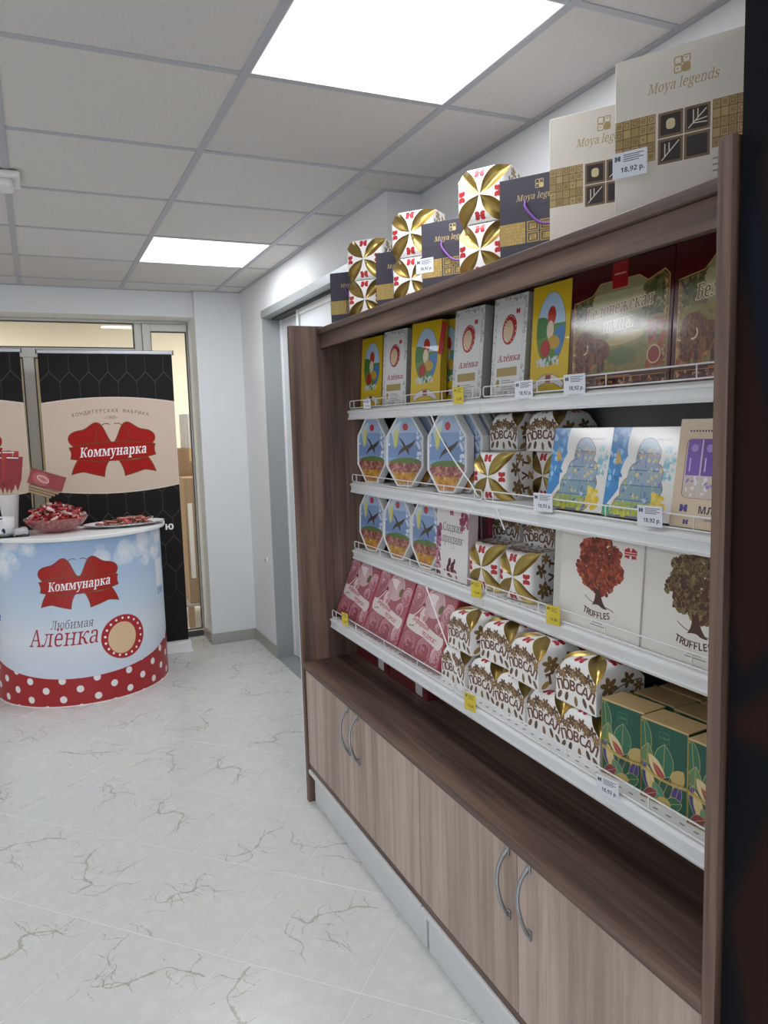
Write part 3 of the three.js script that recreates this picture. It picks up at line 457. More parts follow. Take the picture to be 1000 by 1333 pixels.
tx.octagon = canvas(360, 512, (x, w, h) => {
  x.fillStyle = '#86a3cc'; x.fillRect(0, 0, w, h); x.fillStyle = '#a9bddb'; x.fillRect(0, 0, w, 120); x.fillStyle = '#7591bf'; x.fillRect(0, 210, w, 90); x.fillStyle = '#e9efe0'; path(x, [[40, 90], [150, 30], [90, 230]], 0, 0, 1); x.globalAlpha = 0.6; x.fill(); x.fillStyle = '#d9de6a'; path(x, [[70, 110], [130, 80], [100, 230]], 0, 0, 1); x.fill(); x.globalAlpha = 1;
  speckle(x, w, h, 46, ['#dfe6ee', '#c6d4e4'], 5, 12, 14, [0.84, 0.1, 0.14, 0.7]); speckle(x, w, h, 26, ['#dfe6ee', '#c6d4e4'], 5, 10, 15, [0.0, 0.1, 0.08, 0.7]);
  x.fillStyle = '#b3262c'; x.beginPath(); x.arc(188, 78, 26, 0, 7); x.fill(); smallBow(x, 188, 78, 20, '#c63238');
  x.fillStyle = '#4a3a30'; path(x, [[118, 150], [168, 170, 190, 214], [240, 200, 288, 168], [270, 214, 222, 236], [222, 270, 228, 286], [204, 262, 194, 244], [150, 254, 112, 292], [130, 240, 172, 222], [150, 180, 118, 150]], 0, 0, 1); x.fill(); x.fillStyle = '#e7d24a'; x.globalAlpha = 0.5; x.beginPath(); x.ellipse(96, 170, 22, 64, 0.2, 0, 7); x.fill(); x.globalAlpha = 1;
  x.fillStyle = '#5f7a3f'; x.beginPath(); x.ellipse(190, 345, 170, 46, 0, 3.14, 6.29); x.fill(); x.fillStyle = '#9a5d58'; x.fillRect(0, 340, w, 70); speckle(x, w, h, 90, ['#7c4046', '#b57a6e', '#8a4a3c', '#c08a72'], 5, 12, 6, [0, 0.66, 1, 0.15]); x.fillStyle = '#c9953a'; x.fillRect(0, 406, w, 106); speckle(x, w, h, 50, ['#a9742a', '#e0b357'], 5, 12, 26, [0, 0.8, 1, 0.2]); arcText(x, 'ПТИЦЫ', 190, 860, 380, 0.1, F.sans(36, 'bold'), '#c84a58'); x.strokeStyle = '#dfe3e8'; x.lineWidth = 20; path(x, [[112, 4], [248, 4], [354, 148], [354, 364], [248, 508], [112, 508], [6, 364], [6, 148]], 0, 0, 1); x.stroke(); x.strokeStyle = '#9fb0c8'; x.lineWidth = 3; path(x, [[118, 18], [242, 18], [340, 150], [340, 360], [242, 494], [118, 494], [20, 360], [20, 150]], 0, 0, 1); x.stroke();
});
tx.blueBox = canvas(520, 480, (x, w, h) => {
  x.fillStyle = '#e4e2dc'; x.fillRect(0, 0, w, h); x.fillStyle = '#2f86c6'; path(x, [[0, 0], [150, 0], [120, 110, 150, 150], [90, 220, 110, 330], [40, 420, 0, 440]], 0, 0, 1); x.fill(); x.fillStyle = '#3ba06a'; x.fillRect(0, 420, 60, 60); speckle(x, w, h, 40, ['#62a9d8', '#2470b4', '#9cc9e4'], 6, 18, 11, [0.02, 0.05, 0.22, 0.6]); speckle(x, w, h, 34, ['#a9d0d8', '#84b9cc'], 6, 14, 19, [0.8, 0.2, 0.15, 0.35]);
  x.fillStyle = '#c9a24c'; path(x, [[52, 120], [84, 150], [110, 200], [80, 190], [58, 210]], 0, 0, 1); x.fill();
  x.save(); path(x, [[250, 70], [330, 40, 370, 100], [410, 130, 380, 190], [440, 200, 420, 280], [460, 330, 410, 360], [420, 480, 300, 480], [60, 480], [80, 380, 130, 370], [110, 300, 170, 270], [170, 200, 220, 190], [210, 110, 250, 70]], 0, 0, 1); x.fillStyle = '#8aa2bb'; x.fill(); x.strokeStyle = '#6a5a44'; x.lineWidth = 7; x.stroke(); x.clip();
  [['#9fb0c6', 60], ['#b08f78', 140], ['#8f9fb8', 150], ['#93a6ba', 230], ['#7fa0aa', 310], ['#9eb05c', 395]].forEach(([c, y], i) => { x.fillStyle = c; x.fillRect(60 + (i * 13) % 30, y, 400, 76); x.fillStyle = '#54708f'; x.fillRect(60, y + 74, 400, 6); });
  x.fillStyle = '#54708f'; for (let i = 0; i < 6; i++) x.fillRect(230 + (i % 2) * 60, 60 + i * 78, 5, 76); speckle(x, w, h, 90, ['#b9c7d8', '#5f7c9f', '#d8c48a', '#a7b86c'], 4, 13, 21, [0.15, 0.15, 0.7, 0.8]); x.restore();
  speckle(x, w, h, 26, ['#e2bd28', '#d8c23c', '#eed254'], 9, 20, 23, [0.72, 0.72, 0.16, 0.22]); speckle(x, w, h, 24, ['#b7c23c', '#e0c53a', '#6f67b0'], 7, 13, 29, [0.15, 0.9, 0.6, 0.08]); x.fillStyle = '#a98a80'; x.font = F.sans(22); x.fillText('коммунарка', 330, 72);
});
tx.purpleBox = canvas(520, 560, (x, w, h) => {
  x.fillStyle = '#d9c3a6'; x.fillRect(0, 0, w, h); x.fillStyle = '#3a2f48'; for (let k = 0; k < 8; k++) x.fillRect(60 + k * 16, 58, 9, 9); x.font = F.sans(28, 'bold'); x.fillText('Шоколад', 210, 70);
  rr(x, 50, 105, 420, 300, 26, '#cfc5cf', '#8d7560', 5); x.save(); x.beginPath(); x.roundRect(50, 105, 420, 300, 26); x.clip(); for (let k = 0; k < 5; k++) { x.fillStyle = ['#7a52ad', '#6b45a0'][k % 2]; x.fillRect(58 + k * 84, 100, 76, 190); x.fillStyle = '#a98bd0'; x.beginPath(); x.arc(96 + k * 84, 150, 20, 0, 7); x.fill(); x.fillStyle = '#c9b6e0'; x.fillRect(74 + k * 84, 200, 8, 70); x.fillStyle = '#cdbfae'; x.fillRect(58 + k * 84, 296, 76, 110); speckle(x, w, h, 8, ['#9a7fc4', '#e7e0ea'], 5, 10, 40 + k, [0.12 + k * 0.16, 0.54, 0.12, 0.16]); } x.restore();
  x.fillStyle = '#33284f'; x.font = F.sans(52, 'bold'); x.fillText('МЛАКО', 150, 480); x.font = F.sans(22); x.fillText('Шоколад', 190, 515); smallBow(x, 70, 460, 24, '#4a3a86'); smallBow(x, 420, 470, 24, '#4a3a86'); smallBow(x, 90, 530, 16, '#4a3a86'); smallBow(x, 360, 530, 18, '#4a3a86');
});
tx.whitePurple = canvas(400, 480, (x, w, h) => {
  x.fillStyle = '#e8e4e0'; x.fillRect(0, 0, w, h); speckle(x, w, h, 60, ['#7a3558', '#a0567a', '#c98aa4', '#5e2a48'], 8, 20, 50, [0, 0.3, 0.14, 0.65]); speckle(x, w, h, 40, ['#8a3350', '#b05a74', '#e6c7d0'], 8, 18, 51, [0.78, 0, 0.22, 0.3]); smallBow(x, 195, 48, 24, '#a33a4c');
  x.fillStyle = '#4a3a38'; x.font = F.serifI(74, ''); x.textAlign = 'center'; x.fillText('Сладкий', 205, 170, 250); x.fillText('праздник', 205, 245, 260); x.font = F.serifI(40, ''); x.fillText('~', 220, 290); for (const [a, b, s] of [[180, 370, 30], [215, 400, 36], [160, 410, 26], [240, 360, 20]]) { x.fillStyle = '#5a3038'; x.beginPath(); x.ellipse(a, b, s * 0.6, s, 0.3, 0, 7); x.fill(); } speckle(x, w, h, 12, ['#7a2a3c', '#a04a5a'], 6, 10, 52, [0.3, 0.86, 0.5, 0.1]);
});
function trufflePrint(cols, seed, withBow) {
  return canvas(640, 560, (x, w, h) => {
    x.fillStyle = '#dfdad2'; x.fillRect(0, 0, w, h); const r = rng(seed);
    for (let k = 0; k < 900; k++) { const a = r() * 6.283, q = Math.sqrt(r()), px = 320 + Math.cos(a) * q * (172 + 16 * Math.sin(a * 7)), py = 188 + Math.sin(a) * q * (158 + 14 * Math.cos(a * 5)); x.fillStyle = cols[(r() * cols.length) | 0]; x.beginPath(); x.ellipse(px, py, 8 + r() * 12, 6 + r() * 8, r() * 6, 0, 7); x.fill(); }
    x.strokeStyle = '#3a1f14'; x.lineWidth = 2; for (let k = 0; k < 260; k++) { const a = r() * 6.283, q = Math.sqrt(r()), px = 320 + Math.cos(a) * q * 158, py = 190 + Math.sin(a) * q * 152; x.beginPath(); x.arc(px, py, 5 + r() * 7, r() * 6, r() * 6 + 2.4); x.stroke(); }
    x.fillStyle = '#4a2a1e'; path(x, [[300, 320], [312, 380, 280, 416], [330, 400, 350, 416], [372, 424, 400, 420], [350, 390, 340, 320]], 0, 0, 1); x.fill(); x.strokeStyle = '#4a3a34'; x.lineWidth = 4; x.beginPath(); x.moveTo(220, 370); x.quadraticCurveTo(260, 400, 300, 402); x.moveTo(350, 408); x.quadraticCurveTo(420, 410, 450, 424); x.moveTo(310, 310); x.lineTo(280, 250); x.moveTo(330, 310); x.lineTo(366, 250); x.stroke();
    arcText(x, 'TRUFFLES', 320, 110, 372, 0.075, F.sans(50, 'bold'), '#4a2c22', -1); x.fillStyle = '#8d857c'; x.fillRect(270, 446, 90, 5); x.fillRect(290, 506, 80, 4); x.fillRect(276, 520, 120, 5); x.fillRect(190, 500, 60, 4); x.fillRect(150, 200, 18, 3); x.fillRect(160, 190, 12, 3);
    if (withBow) { bow(x, 548, 90, 44, '', '#b3242a', '#b3242a'); x.strokeStyle = '#e9d9d2'; x.lineWidth = 4; x.beginPath(); x.moveTo(510, 90); x.lineTo(586, 86); x.moveTo(510, 102); x.lineTo(586, 98); x.stroke(); }
  });
}
tx.truffleRed = trufflePrint(['#8f3a22', '#a6482a', '#7a2c1c', '#b65a34', '#6a2418'], 61, true); tx.truffleOlive = trufflePrint(['#5a3a28', '#6e5a34', '#4a2a22', '#8a7a4a', '#7a6840'], 67, false);
tx.pink = canvas(560, 560, (x, w, h) => {
  x.fillStyle = '#a05c66'; x.fillRect(0, 0, w, h); const r = rng(70);
  const ball = (cx, cy, R, c0, c1) => { x.fillStyle = c0; x.beginPath(); x.ellipse(cx, cy, R, R * 0.9, 0.4, 0, 7); x.fill(); x.strokeStyle = c1; for (let k = 1; k < 13; k++) { x.lineWidth = 3 + r() * 6; x.globalAlpha = 0.4 + r() * 0.6; x.beginPath(); x.ellipse(cx, cy, R * k / 13, R * 0.9 * k / 13, 0.4 + k * 0.12, r() * 3, 3 + r() * 3); x.stroke(); } x.globalAlpha = 1; };
  ball(70, 90, 110, '#a2606c', '#d8b0b6'); ball(300, 100, 130, '#cfaeb4', '#a87c86'); ball(490, 150, 90, '#ad6a76', '#e0c4c8'); ball(110, 470, 120, '#8a3c48', '#d69aa2'); ball(330, 480, 120, '#8f404c', '#dca8ae'); ball(500, 480, 90, '#9c5460', '#e0b6ba'); ball(210, 220, 60, '#b9868e', '#ead2d2'); ball(440, 270, 60, '#96505c', '#d8a8ae');
  x.fillStyle = '#e6d8d6'; path(x, [[200, 40], [250, 20, 330, 40], [300, 110, 330, 130], [240, 100, 200, 40]], 0, 0, 1); x.fill(); x.strokeStyle = '#e9dcd9'; x.lineWidth = 10; x.beginPath(); x.moveTo(170, 150); x.quadraticCurveTo(120, 230, 60, 260); x.moveTo(180, 150); x.lineTo(200, 260); x.stroke(); x.fillStyle = '#5f6a3c'; x.beginPath(); x.ellipse(395, 130, 26, 40, 0.3, 0, 7); x.fill(); x.fillStyle = '#7a2430'; x.beginPath(); x.arc(175, 140, 16, 0, 7); x.fill();
  x.fillStyle = '#ded3d0'; path(x, [[20, 250], [200, 240, 300, 290], [420, 320, 520, 330], [560, 380, 500, 430], [380, 400, 260, 380], [120, 380, 30, 350], [0, 300, 20, 250]], 0, 0, 1); x.fill(); x.save(); x.rotate(0.16); x.fillStyle = '#b52c38'; x.font = F.serifI(56); x.fillText('Зефирные', 120, 270, 250); x.font = F.serifI(58); x.fillText('чудеса!', 300, 318, 200); x.restore();
  x.fillStyle = '#8d6a66'; for (let k = 0; k < 5; k++) x.fillRect(60 + k * 14, 330 - k * 3, 9, 16); x.fillStyle = '#b0303c'; x.fillRect(548, 0, 12, h);
});
tx.green = canvas(300, 420, (x, w, h) => {
  x.fillStyle = '#0f5242'; x.fillRect(0, 0, w, h); x.strokeStyle = '#b59a55'; x.lineWidth = 5; x.strokeRect(3, 3, w - 6, h - 6); rr(x, 118, 40, 66, 52, 8, null, '#5f8a5e', 2); x.fillStyle = '#7d9a62'; x.font = F.serifI(18, ''); x.textAlign = 'center'; x.fillText('трюфели', 151, 72, 58);
  const leaf = (cx, cy, l, wd, a, c) => { l *= 1.22; wd *= 1.35; x.save(); x.translate(cx, cy); x.rotate(a); x.fillStyle = c; x.beginPath(); x.moveTo(0, -l); x.quadraticCurveTo(wd, -l * 0.2, 0, l); x.quadraticCurveTo(-wd, -l * 0.2, 0, -l); x.fill(); x.strokeStyle = '#c2ab66'; x.lineWidth = 3; x.stroke(); x.beginPath(); x.moveTo(0, -l); x.lineTo(0, l); x.stroke(); x.restore(); };
  leaf(30, 110, 92, 60, -0.1, '#2f6a4c'); leaf(38, 220, 80, 66, 0.1, '#5f8250'); leaf(150, 200, 84, 90, 0.05, '#2c6b50'); leaf(70, 290, 80, 60, -0.8, '#2a5a46'); leaf(110, 240, 72, 52, -0.75, '#d8c79a'); leaf(130, 262, 60, 30, -0.8, '#a83a4a'); leaf(230, 260, 62, 60, 0.6, '#bda365'); leaf(40, 300, 64, 44, -0.2, '#3c3f7c'); leaf(66, 318, 66, 40, -0.3, '#d8c28a'); leaf(160, 330, 70, 60, 0.4, '#215240'); leaf(230, 340, 58, 46, 0.3, '#4a3f82'); leaf(120, 370, 56, 52, -0.6, '#4c8c70'); leaf(210, 385, 50, 50, 1.2, '#2f6a4c'); leaf(60, 385, 46, 44, 1.1, '#8a3a48'); leaf(150, 398, 40, 40, 1.5, '#c0a864');
  x.strokeStyle = '#c9ae5e'; x.lineWidth = 5; x.beginPath(); x.moveTo(0, 262); x.quadraticCurveTo(150, 300, 300, 276); x.moveTo(0, 268); x.quadraticCurveTo(150, 306, 300, 282); x.stroke();
});
tx.tag = canvas(256, 190, (x, w, h) => { x.fillStyle = '#e2e4ea'; x.fillRect(0, 0, w, h); smallBow(x, 38, 44, 24, '#55575f'); x.fillStyle = '#6c6f78'; for (let k = 0; k < 4; k++) x.fillRect(80, 22 + k * 15, 150 - (k * 31) % 60, 7); x.fillStyle = '#2c2e36'; x.font = F.sans(52, 'bold'); x.fillText('18,92 р.', 60, 150, 180); });
tx.tagYellow = canvas(200, 220, (x, w, h) => { x.fillStyle = '#d9c43c'; x.fillRect(0, 0, w, h); smallBow(x, 36, 40, 20, '#6a6230'); x.fillStyle = '#857a34'; for (let k = 0; k < 4; k++) x.fillRect(72, 22 + k * 14, 100 - (k * 29) % 40, 6); x.fillStyle = '#3d3a22'; x.font = F.sans(44, 'bold'); x.fillText('12,80', 56, 170, 130); });

// ---------------------------------------------------------------- goods: every pack stands with its back bottom edge on its origin
// left = (X, z) of the front left corner, yaw turns the face from the room (0) towards +z
function place(o, X, z, y, yaw, w, d, lean = 0) {
  const a = yaw * D2R; o.position.set(X + Math.sin(a) * w / 2 + Math.cos(a) * d, y, z + Math.cos(a) * w / 2 - Math.sin(a) * d); o.rotation.set(-lean * D2R, -Math.PI / 2 + a, 0, 'YXZ'); return o;
}
function packGeo(w, h, d, r = 0.0015) { return new RoundedBoxGeometry(w, h, d, 1, r).translate(0, h / 2, d / 2); }
function packs(name, category, group, w, h, d, front, side, build) { // a carton with a printed face; build adds its small parts
  const geo = packGeo(w, h, d), ms = [side, side, side, side, front, side]; let first = null;
  return (label, X, z, y, yaw, lean = 0, grp = group) => {
    let o; if (first) o = copyOf(first, label, grp); else { o = first = thing(name, label, category, grp); part('carton', geo, ms, o); if (build) build(o); }
    return place(o, X, z, y, yaw, w, d, lean);
  };
}
const TOP = 1.883;
// petal-topped gift box
function petalParts(s, h, lying) {
  const h1 = h * 0.62, n = 5, N = 14, prof = []; for (let k = 0; k <= N; k++) { const t = k / N * Math.PI / 2; prof.push([s / 2 * Math.pow(Math.cos(t), 2 / n), h1 + (h - h1) * Math.pow(Math.sin(t), 2 / n)]); } prof[N][0] = 0;
  const arc = [0]; for (let k = 1; k <= N; k++) arc.push(arc[k - 1] + Math.hypot(prof[k][0] - prof[k - 1][0], prof[k][1] - prof[k - 1][1])); const U = arc[N], L = h1 + U;
  const half = (k) => { const q = arc[k] / U; return Math.max(0.0012, prof[k][0] - 0.205 * s * Math.sin(Math.PI * Math.pow(q, 0.86))) ; };
  const strip = () => { const pos = [], uv = [], C = 6; const pt = (k, c) => { if (k < 0) return [(c / C - 0.5) * s, 0, s / 2, c / C, 0]; const w = half(k); return [(c / C - 0.5) * 2 * w, prof[k][1], prof[k][0], 0.5 + (c / C - 0.5) * 2 * w / s, (h1 + arc[k]) / L]; };
    for (let k = -1; k < N; k++) for (let c = 0; c < C; c++) { const a = pt(k, c), b = pt(k, c + 1), e = pt(k + 1, c + 1), f = pt(k + 1, c); for (const v of [a, b, e, a, e, f]) { pos.push(v[0], v[1], v[2]); uv.push(v[3], v[4]); } }
    const g = new THREE.BufferGeometry(); g.setAttribute('position', new THREE.Float32BufferAttribute(pos, 3)); g.setAttribute('uv', new THREE.Float32BufferAttribute(uv, 2)); g.computeVertexNormals(); return g; };
  const petal = () => { const pos = [], C = 8; const pt = (k, c) => { const w = half(k), A = [w, prof[k][1], prof[k][0]], B = [prof[k][0], prof[k][1], w], t = c / C, q = arc[k] / U, dip = Math.sin(Math.PI * t) * Math.sin(Math.PI * Math.min(1, q * 1.02)) * s * 0.10; // A on the front flap, B on the right one
      const p = A.map((v, i) => v * (1 - t) + B[i] * t); return [p[0] - dip * 0.55, p[1] - dip * 0.75, p[2] - dip * 0.55]; };
    for (let k = 0; k < N; k++) for (let c = 0; c < C; c++) { const a = pt(k, c), b = pt(k, c + 1), e = pt(k + 1, c + 1), f = pt(k + 1, c); for (const v of [a, b, e, a, e, f]) pos.push(...v); }
    const g = new THREE.BufferGeometry(); g.setAttribute('position', new THREE.Float32BufferAttribute(pos, 3)); g.setAttribute('uv', new THREE.Float32BufferAttribute(new Float32Array(pos.length / 3 * 2), 2)); g.computeVertexNormals(); return g; };
  const fix = (g) => lying ? g.rotateX(Math.PI / 2).translate(0, s / 2, 0) : g.translate(0, 0, s / 2);
  const soft = (g) => g; const out = { panels: [], petals: [], base: fix(new THREE.BoxGeometry(s - 0.001, 0.001, s - 0.001).translate(0, 0.0005, 0)) };
  for (let k = 0; k < 4; k++) { out.panels.push(fix(soft(strip().rotateY(k * Math.PI / 2)))); out.petals.push(fix(petal().rotateY(k * Math.PI / 2))); } return out;
}
const PS = 0.138, PH = 0.112, petalMats = [printed(tx.petalA, 0.38), printed(tx.petalB, 0.38)];
function petalBoxes(lying, group) {
  const P2 = petalParts(PS, PH, lying); let first = null;
  return (label, X, z, y, yaw, grp = group) => { let o; if (first) o = copyOf(first, label, grp); else { o = first = thing('petal_gift_box', label, 'gift box', grp); P2.panels.forEach((g, k) => part('printed_panel', g, petalMats[k % 2], o)); P2.petals.forEach((g) => part('gold_petal', g, mat.gold, o, 'gold folded petal')); part('base', P2.base, mat.white, o); } return place(o, X, z, y, yaw, PS, lying ? PH : PS); };
}
const lyingPetal = petalBoxes(true, 'petal gift boxes on their side'), uprightPetal = petalBoxes(false, 'petal gift boxes standing upright');

// on top of the shelving
const bags = packs('gift_bag', 'gift bag', 'dark gift bags', 0.2, 0.196, 0.07, printed(tx.bag, 0.5), mat.navyBag, (o) => {
  part('gold_band', merged([new THREE.BoxGeometry(0.0008, 0.05, 0.0705).translate(0.1002, 0.068, 0.035), new THREE.BoxGeometry(0.0008, 0.05, 0.0705).translate(-0.1002, 0.068, 0.035)]), mat.goldPaper, o);
  part('handle', tube([[-0.035, 0.14, 0.071], [-0.03, 0.12, 0.078], [0.0, 0.086, 0.08], [0.03, 0.078, 0.078], [0.05, 0.08, 0.073]], 0.003, 24, false, 6, 'catmullrom', 0.5), mat.purple, o, 'purple cord');
});
bags('dark gift bag with gold band at the sliding door end', 1.045, -2.752, TOP, 45);
lyingPetal('white box with gold petals, lower of the pair nearest the sliding door', 1.04, -2.575, TOP, 42); lyingPetal('white box with gold petals, upper of the pair nearest the sliding door', 1.04, -2.575, TOP + PS, 42);
bags('dark gift bag half hidden between two pairs of gold petal boxes', 1.076, -2.396, TOP, 36);
lyingPetal('white box with gold petals, lower of the middle pair on top', 1.04, -2.205, TOP, 37); lyingPetal('white box with gold petals, upper of the middle pair on top', 1.04, -2.205, TOP + PS, 38);
bags('dark gift bag behind the small price card on top', 1.05, -2.014, TOP, 35);
lyingPetal('white box with gold petals, lower of the pair beside the widest bag', 1.04, -1.797, TOP, 31); lyingPetal('white box with gold petals, upper of the pair beside the widest bag', 1.04, -1.797, TOP + PS, 32);
bags('dark gift bag with purple cord beside the tall cream boxes', 1.05, -1.605, TOP, 34);
const creams = packs('cream_candy_box', 'candy box', 'tall cream boxes', 0.24, 0.285, 0.045, printed(tx.creamBox, 0.5), M(0xe6e0d4, 0.5));
creams('tall cream box partly behind the other cream box', 1.08, -1.449, TOP, 35); creams('tall cream box with price card on its corner', 1.035, -1.186, TOP, 31);

// top shelf
const Y0 = LV[0], Y1 = LV[1], Y2 = LV[2], Y3 = LV[3];
const yellow = packs('yellow_chocolate_pack', 'chocolate pack', 'yellow packs', 0.15, 0.272, 0.03, printed(tx.yellowPack, 0.35, { clearcoat: 0.4 }), mat.yellowCard), whites = packs('white_chocolate_pack', 'chocolate pack', 'white packs', 0.15, 0.272, 0.032, printed(tx.whitePack, 0.35, { clearcoat: 0.4 }), mat.greyCard);
yellow('yellow pack against the walnut end panel', 1.172, -2.8, Y0, 8, 4); whites('white pack between two yellow packs', 1.17, -2.589, Y0, 9, 4); yellow('yellow pack with a red ribbon strip', 1.17, -2.355, Y0, 13, 4); yellow('yellow pack tucked behind the red-ribboned one', 1.23, -2.3, Y0, 8, 3);
whites('white pack above the joint of the rails, next to a yellow pack', 1.168, -2.066, Y0, 4.5, 5); whites('white pack next to the yellow pack beside the dark red boxes', 1.168, -1.848, Y0, 3, 5); yellow('yellow pack touching the dark red landscape box', 1.168, -1.659, Y0, 1.5, 4);
{ const rb = solo('ribbon_strip', metreUV(new RoundedBoxGeometry(0.022, 0.1, 0.003, 1, 0.001)), mat.red, 'red strip over the corner of a yellow pack', 'ribbon'); const p = onX(576, 436, 1.185); rb.position.set(p.x, p.y - 0.01, p.z); rb.rotation.set(0, -Math.PI / 2 + 0.2, -0.25, 'YXZ'); }
const bisons = packs('landscape_candy_box', 'candy box', 'dark red landscape boxes', 0.312, 0.275, 0.05, printed(tx.bison, 0.22, { clearcoat: 1, clearcoatRoughness: 0.08 }), mat.darkRed);
bisons('dark red landscape box beside the yellow pack', 1.165, -1.494, Y0, 1.5, 3); bisons('dark red landscape box at the walnut post by the black cabinet', 1.165, -1.172, Y0, 1, 3);

// octagonal packs
{
  const w = 0.178, h = 0.252, d = 0.032, c = 0.055, cv = 0.085, sh = new THREE.Shape(); [[-w / 2 + c, 0], [w / 2 - c, 0], [w / 2, cv * 0.85], [w / 2, h - cv * 0.85], [w / 2 - c, h], [-w / 2 + c, h], [-w / 2, h - cv * 0.85], [-w / 2, cv * 0.85]].forEach((p, i) => (i ? sh.lineTo(...p) : sh.moveTo(...p)));
  const g = new THREE.ExtrudeGeometry(sh, { depth: d - 0.003, bevelEnabled: true, bevelThickness: 0.0015, bevelSize: 0.0012, bevelSegments: 1 }); g.translate(0, 0.0012, 0.0015); const p = g.attributes.position, uv = g.attributes.uv; for (let i = 0; i < p.count; i++) uv.setXY(i, p.getX(i) / w + 0.5, p.getY(i) / h);
  const rim = []; const q = [[-w / 2 + c, 0.002], [w / 2 - c, 0.002], [w / 2 - 0.002, cv * 0.85], [w / 2 - 0.002, h - cv * 0.85], [w / 2 - c, h - 0.002], [-w / 2 + c, h - 0.002], [-w / 2 + 0.002, h - cv * 0.85], [-w / 2 + 0.002, cv * 0.85]].map(([a, b]) => [a, b + 0.001, d]); rim.push(tube([...q, q[0]].flatMap((a, i, l) => i < l.length - 1 ? [a, a.map((v, k) => v * 0.5 + l[i + 1][k] * 0.5)] : []), 0.0024, 64, true, 5, 'catmullrom', 0.02));
  const front = printed(tx.octagon, 0.3, { clearcoat: 0.6 }), rimG = merged(rim); let first = null;
  const oct = (label, X, z, y, yaw, lean = 0) => { let o; if (first) o = copyOf(first, label); else { o = first = thing('octagonal_pack', label, 'candy pack', 'octagonal packs with bird print'); part('carton', g, [front, mat.white], o); part('rim', rimG, mat.white, o); } o.scale.y = y === Y2 ? 0.94 : 1; return place(o, X, z, y, yaw, w, d, lean); };
  oct('octagonal blue pack with bird, second shelf, against the walnut panel', 1.15, -2.798, Y1, 14, 2); oct('octagonal blue pack with bird, second shelf, middle of three', 1.155, -2.535, Y1, 22, 2); oct('octagonal blue pack with bird, second shelf, crossed by the cable', 1.155, -2.212, Y1, 15, 2);
  oct('octagonal pack edge-on directly behind the cable-crossed one', 1.201, -2.196, Y1, 15, 2); oct('octagonal pack in deep shade, third in the row behind the cable', 1.247, -2.2, Y1, 15, 2); oct('octagonal pack in deep shade at the back of the row', 1.294, -2.212, Y1, 15, 2); oct('octagonal pack in shade behind the middle one, second shelf', 1.213, -2.53, Y1, 22, 2);
  oct('octagonal blue pack with bird, third shelf, against the walnut panel', 1.15, -2.8, Y2, 8, 2); oct('octagonal blue pack with bird, third shelf, middle of three', 1.155, -2.576, Y2, 8, 2); oct('octagonal blue pack with bird, third shelf, overlapped by a white pack', 1.165, -2.366, Y2, 5, 2);
}
// second shelf
lyingPetal('petal box on its side behind the rail joint, second shelf', 1.15, -1.925, Y1, 12);
lyingPetal('petal box on its side at the back, hidden under an upright one', 1.285, -2.03, Y1, 3); uprightPetal('upright petal box at the back, second shelf, above the side-lying one', 1.278, -2.022, Y1 + PS, 3); lyingPetal('petal box on its side, mostly hidden behind the first blue window box', 1.285, -1.835, Y1, 3); uprightPetal('upright petal box behind the first blue window box', 1.278, -1.828, Y1 + PS - 0.0, 4);
const blues = packs('window_candy_box', 'candy box', 'blue and white window boxes', 0.205, 0.2, 0.04, printed(tx.blueBox, 0.25, { clearcoat: 0.9, clearcoatRoughness: 0.1 }), mat.cream2);
blues('blue and white window box beside the petal boxes', 1.152, -1.575, Y1, 3, 11); blues('blue and white window box beside the purple bars box', 1.152, -1.362, Y1, 0, 11);
const purp = packs('purple_bar_box', 'candy box', undefined, 0.235, 0.215, 0.04, printed(tx.purpleBox, 0.25, { clearcoat: 0.8, clearcoatRoughness: 0.1 }), M(0xc9b294, 0.5)); purp('beige window box with purple bars', 1.148, -1.152, Y1, 0, 8);
// third shelf
const wp = packs('white_sweets_pack', 'candy pack', undefined, 0.2, 0.236, 0.035, printed(tx.whitePurple, 0.35, { clearcoat: 0.4 }), M(0xc6b7b8, 0.5)); wp('white pack with purple flowers beside the octagonal packs', 1.155, -2.169, Y2, 0, 3);
const mauve = packs('mauve_pack', 'candy pack', 'dark pink packs', 0.1, 0.225, 0.06, P(0x8f3a50, 0.35, { clearcoat: 0.4 }), mat.pinkSide, (o) => { part('stripe', new THREE.BoxGeometry(0.006, 0.15, 0.0008).translate(0.01, 0.12, 0.0606), mat.white, o); part('window', new THREE.BoxGeometry(0.03, 0.12, 0.0008).translate(-0.022, 0.13, 0.0606), M(0xb87482, 0.4), o); });
mauve('dark pink pack next to the white purple-flowered pack', 1.275, -2.237, Y2, 0); mauve('dark pink pack touching the upright petal boxes, third shelf', 1.275, -2.135, Y2, 0);
lyingPetal('petal box on its side by the yellow tag, third shelf', 1.15, -1.96, Y2, 8); lyingPetal('petal box on its side beside the cream tree boxes', 1.15, -1.795, Y2, 6);
for (const [z, t, u] of [[-2.022, 'first behind the side-lying pair', 'first'], [-1.852, 'second behind the side-lying pair', 'second']]) { uprightPetal('upright petal box, third shelf, lower rear, ' + t, 1.282, z, Y2, 3); uprightPetal('upright petal box, third shelf, upper rear, ' + t, 1.282, z, Y2 + PH, 3); }
const tr = packs('truffle_box', 'candy box', 'cream boxes with a red tree', 0.284, 0.236, 0.03, printed(tx.truffleRed, 0.45), M(0xd5cfc6, 0.5)), tro = packs('truffle_box', 'candy box', 'cream boxes with an olive tree', 0.284, 0.236, 0.03, printed(tx.truffleOlive, 0.45), M(0xcac3b8, 0.5));
tr('cream box with red tree, mostly covered by the next one', 1.19, -1.592, Y2, 1, 3); tr('cream box with red tree and small red bow emblem in full view', 1.145, -1.51, Y2, -1, 4); tro('cream box with brown and olive tree at the walnut post', 1.145, -1.226, Y2, 0, 4);
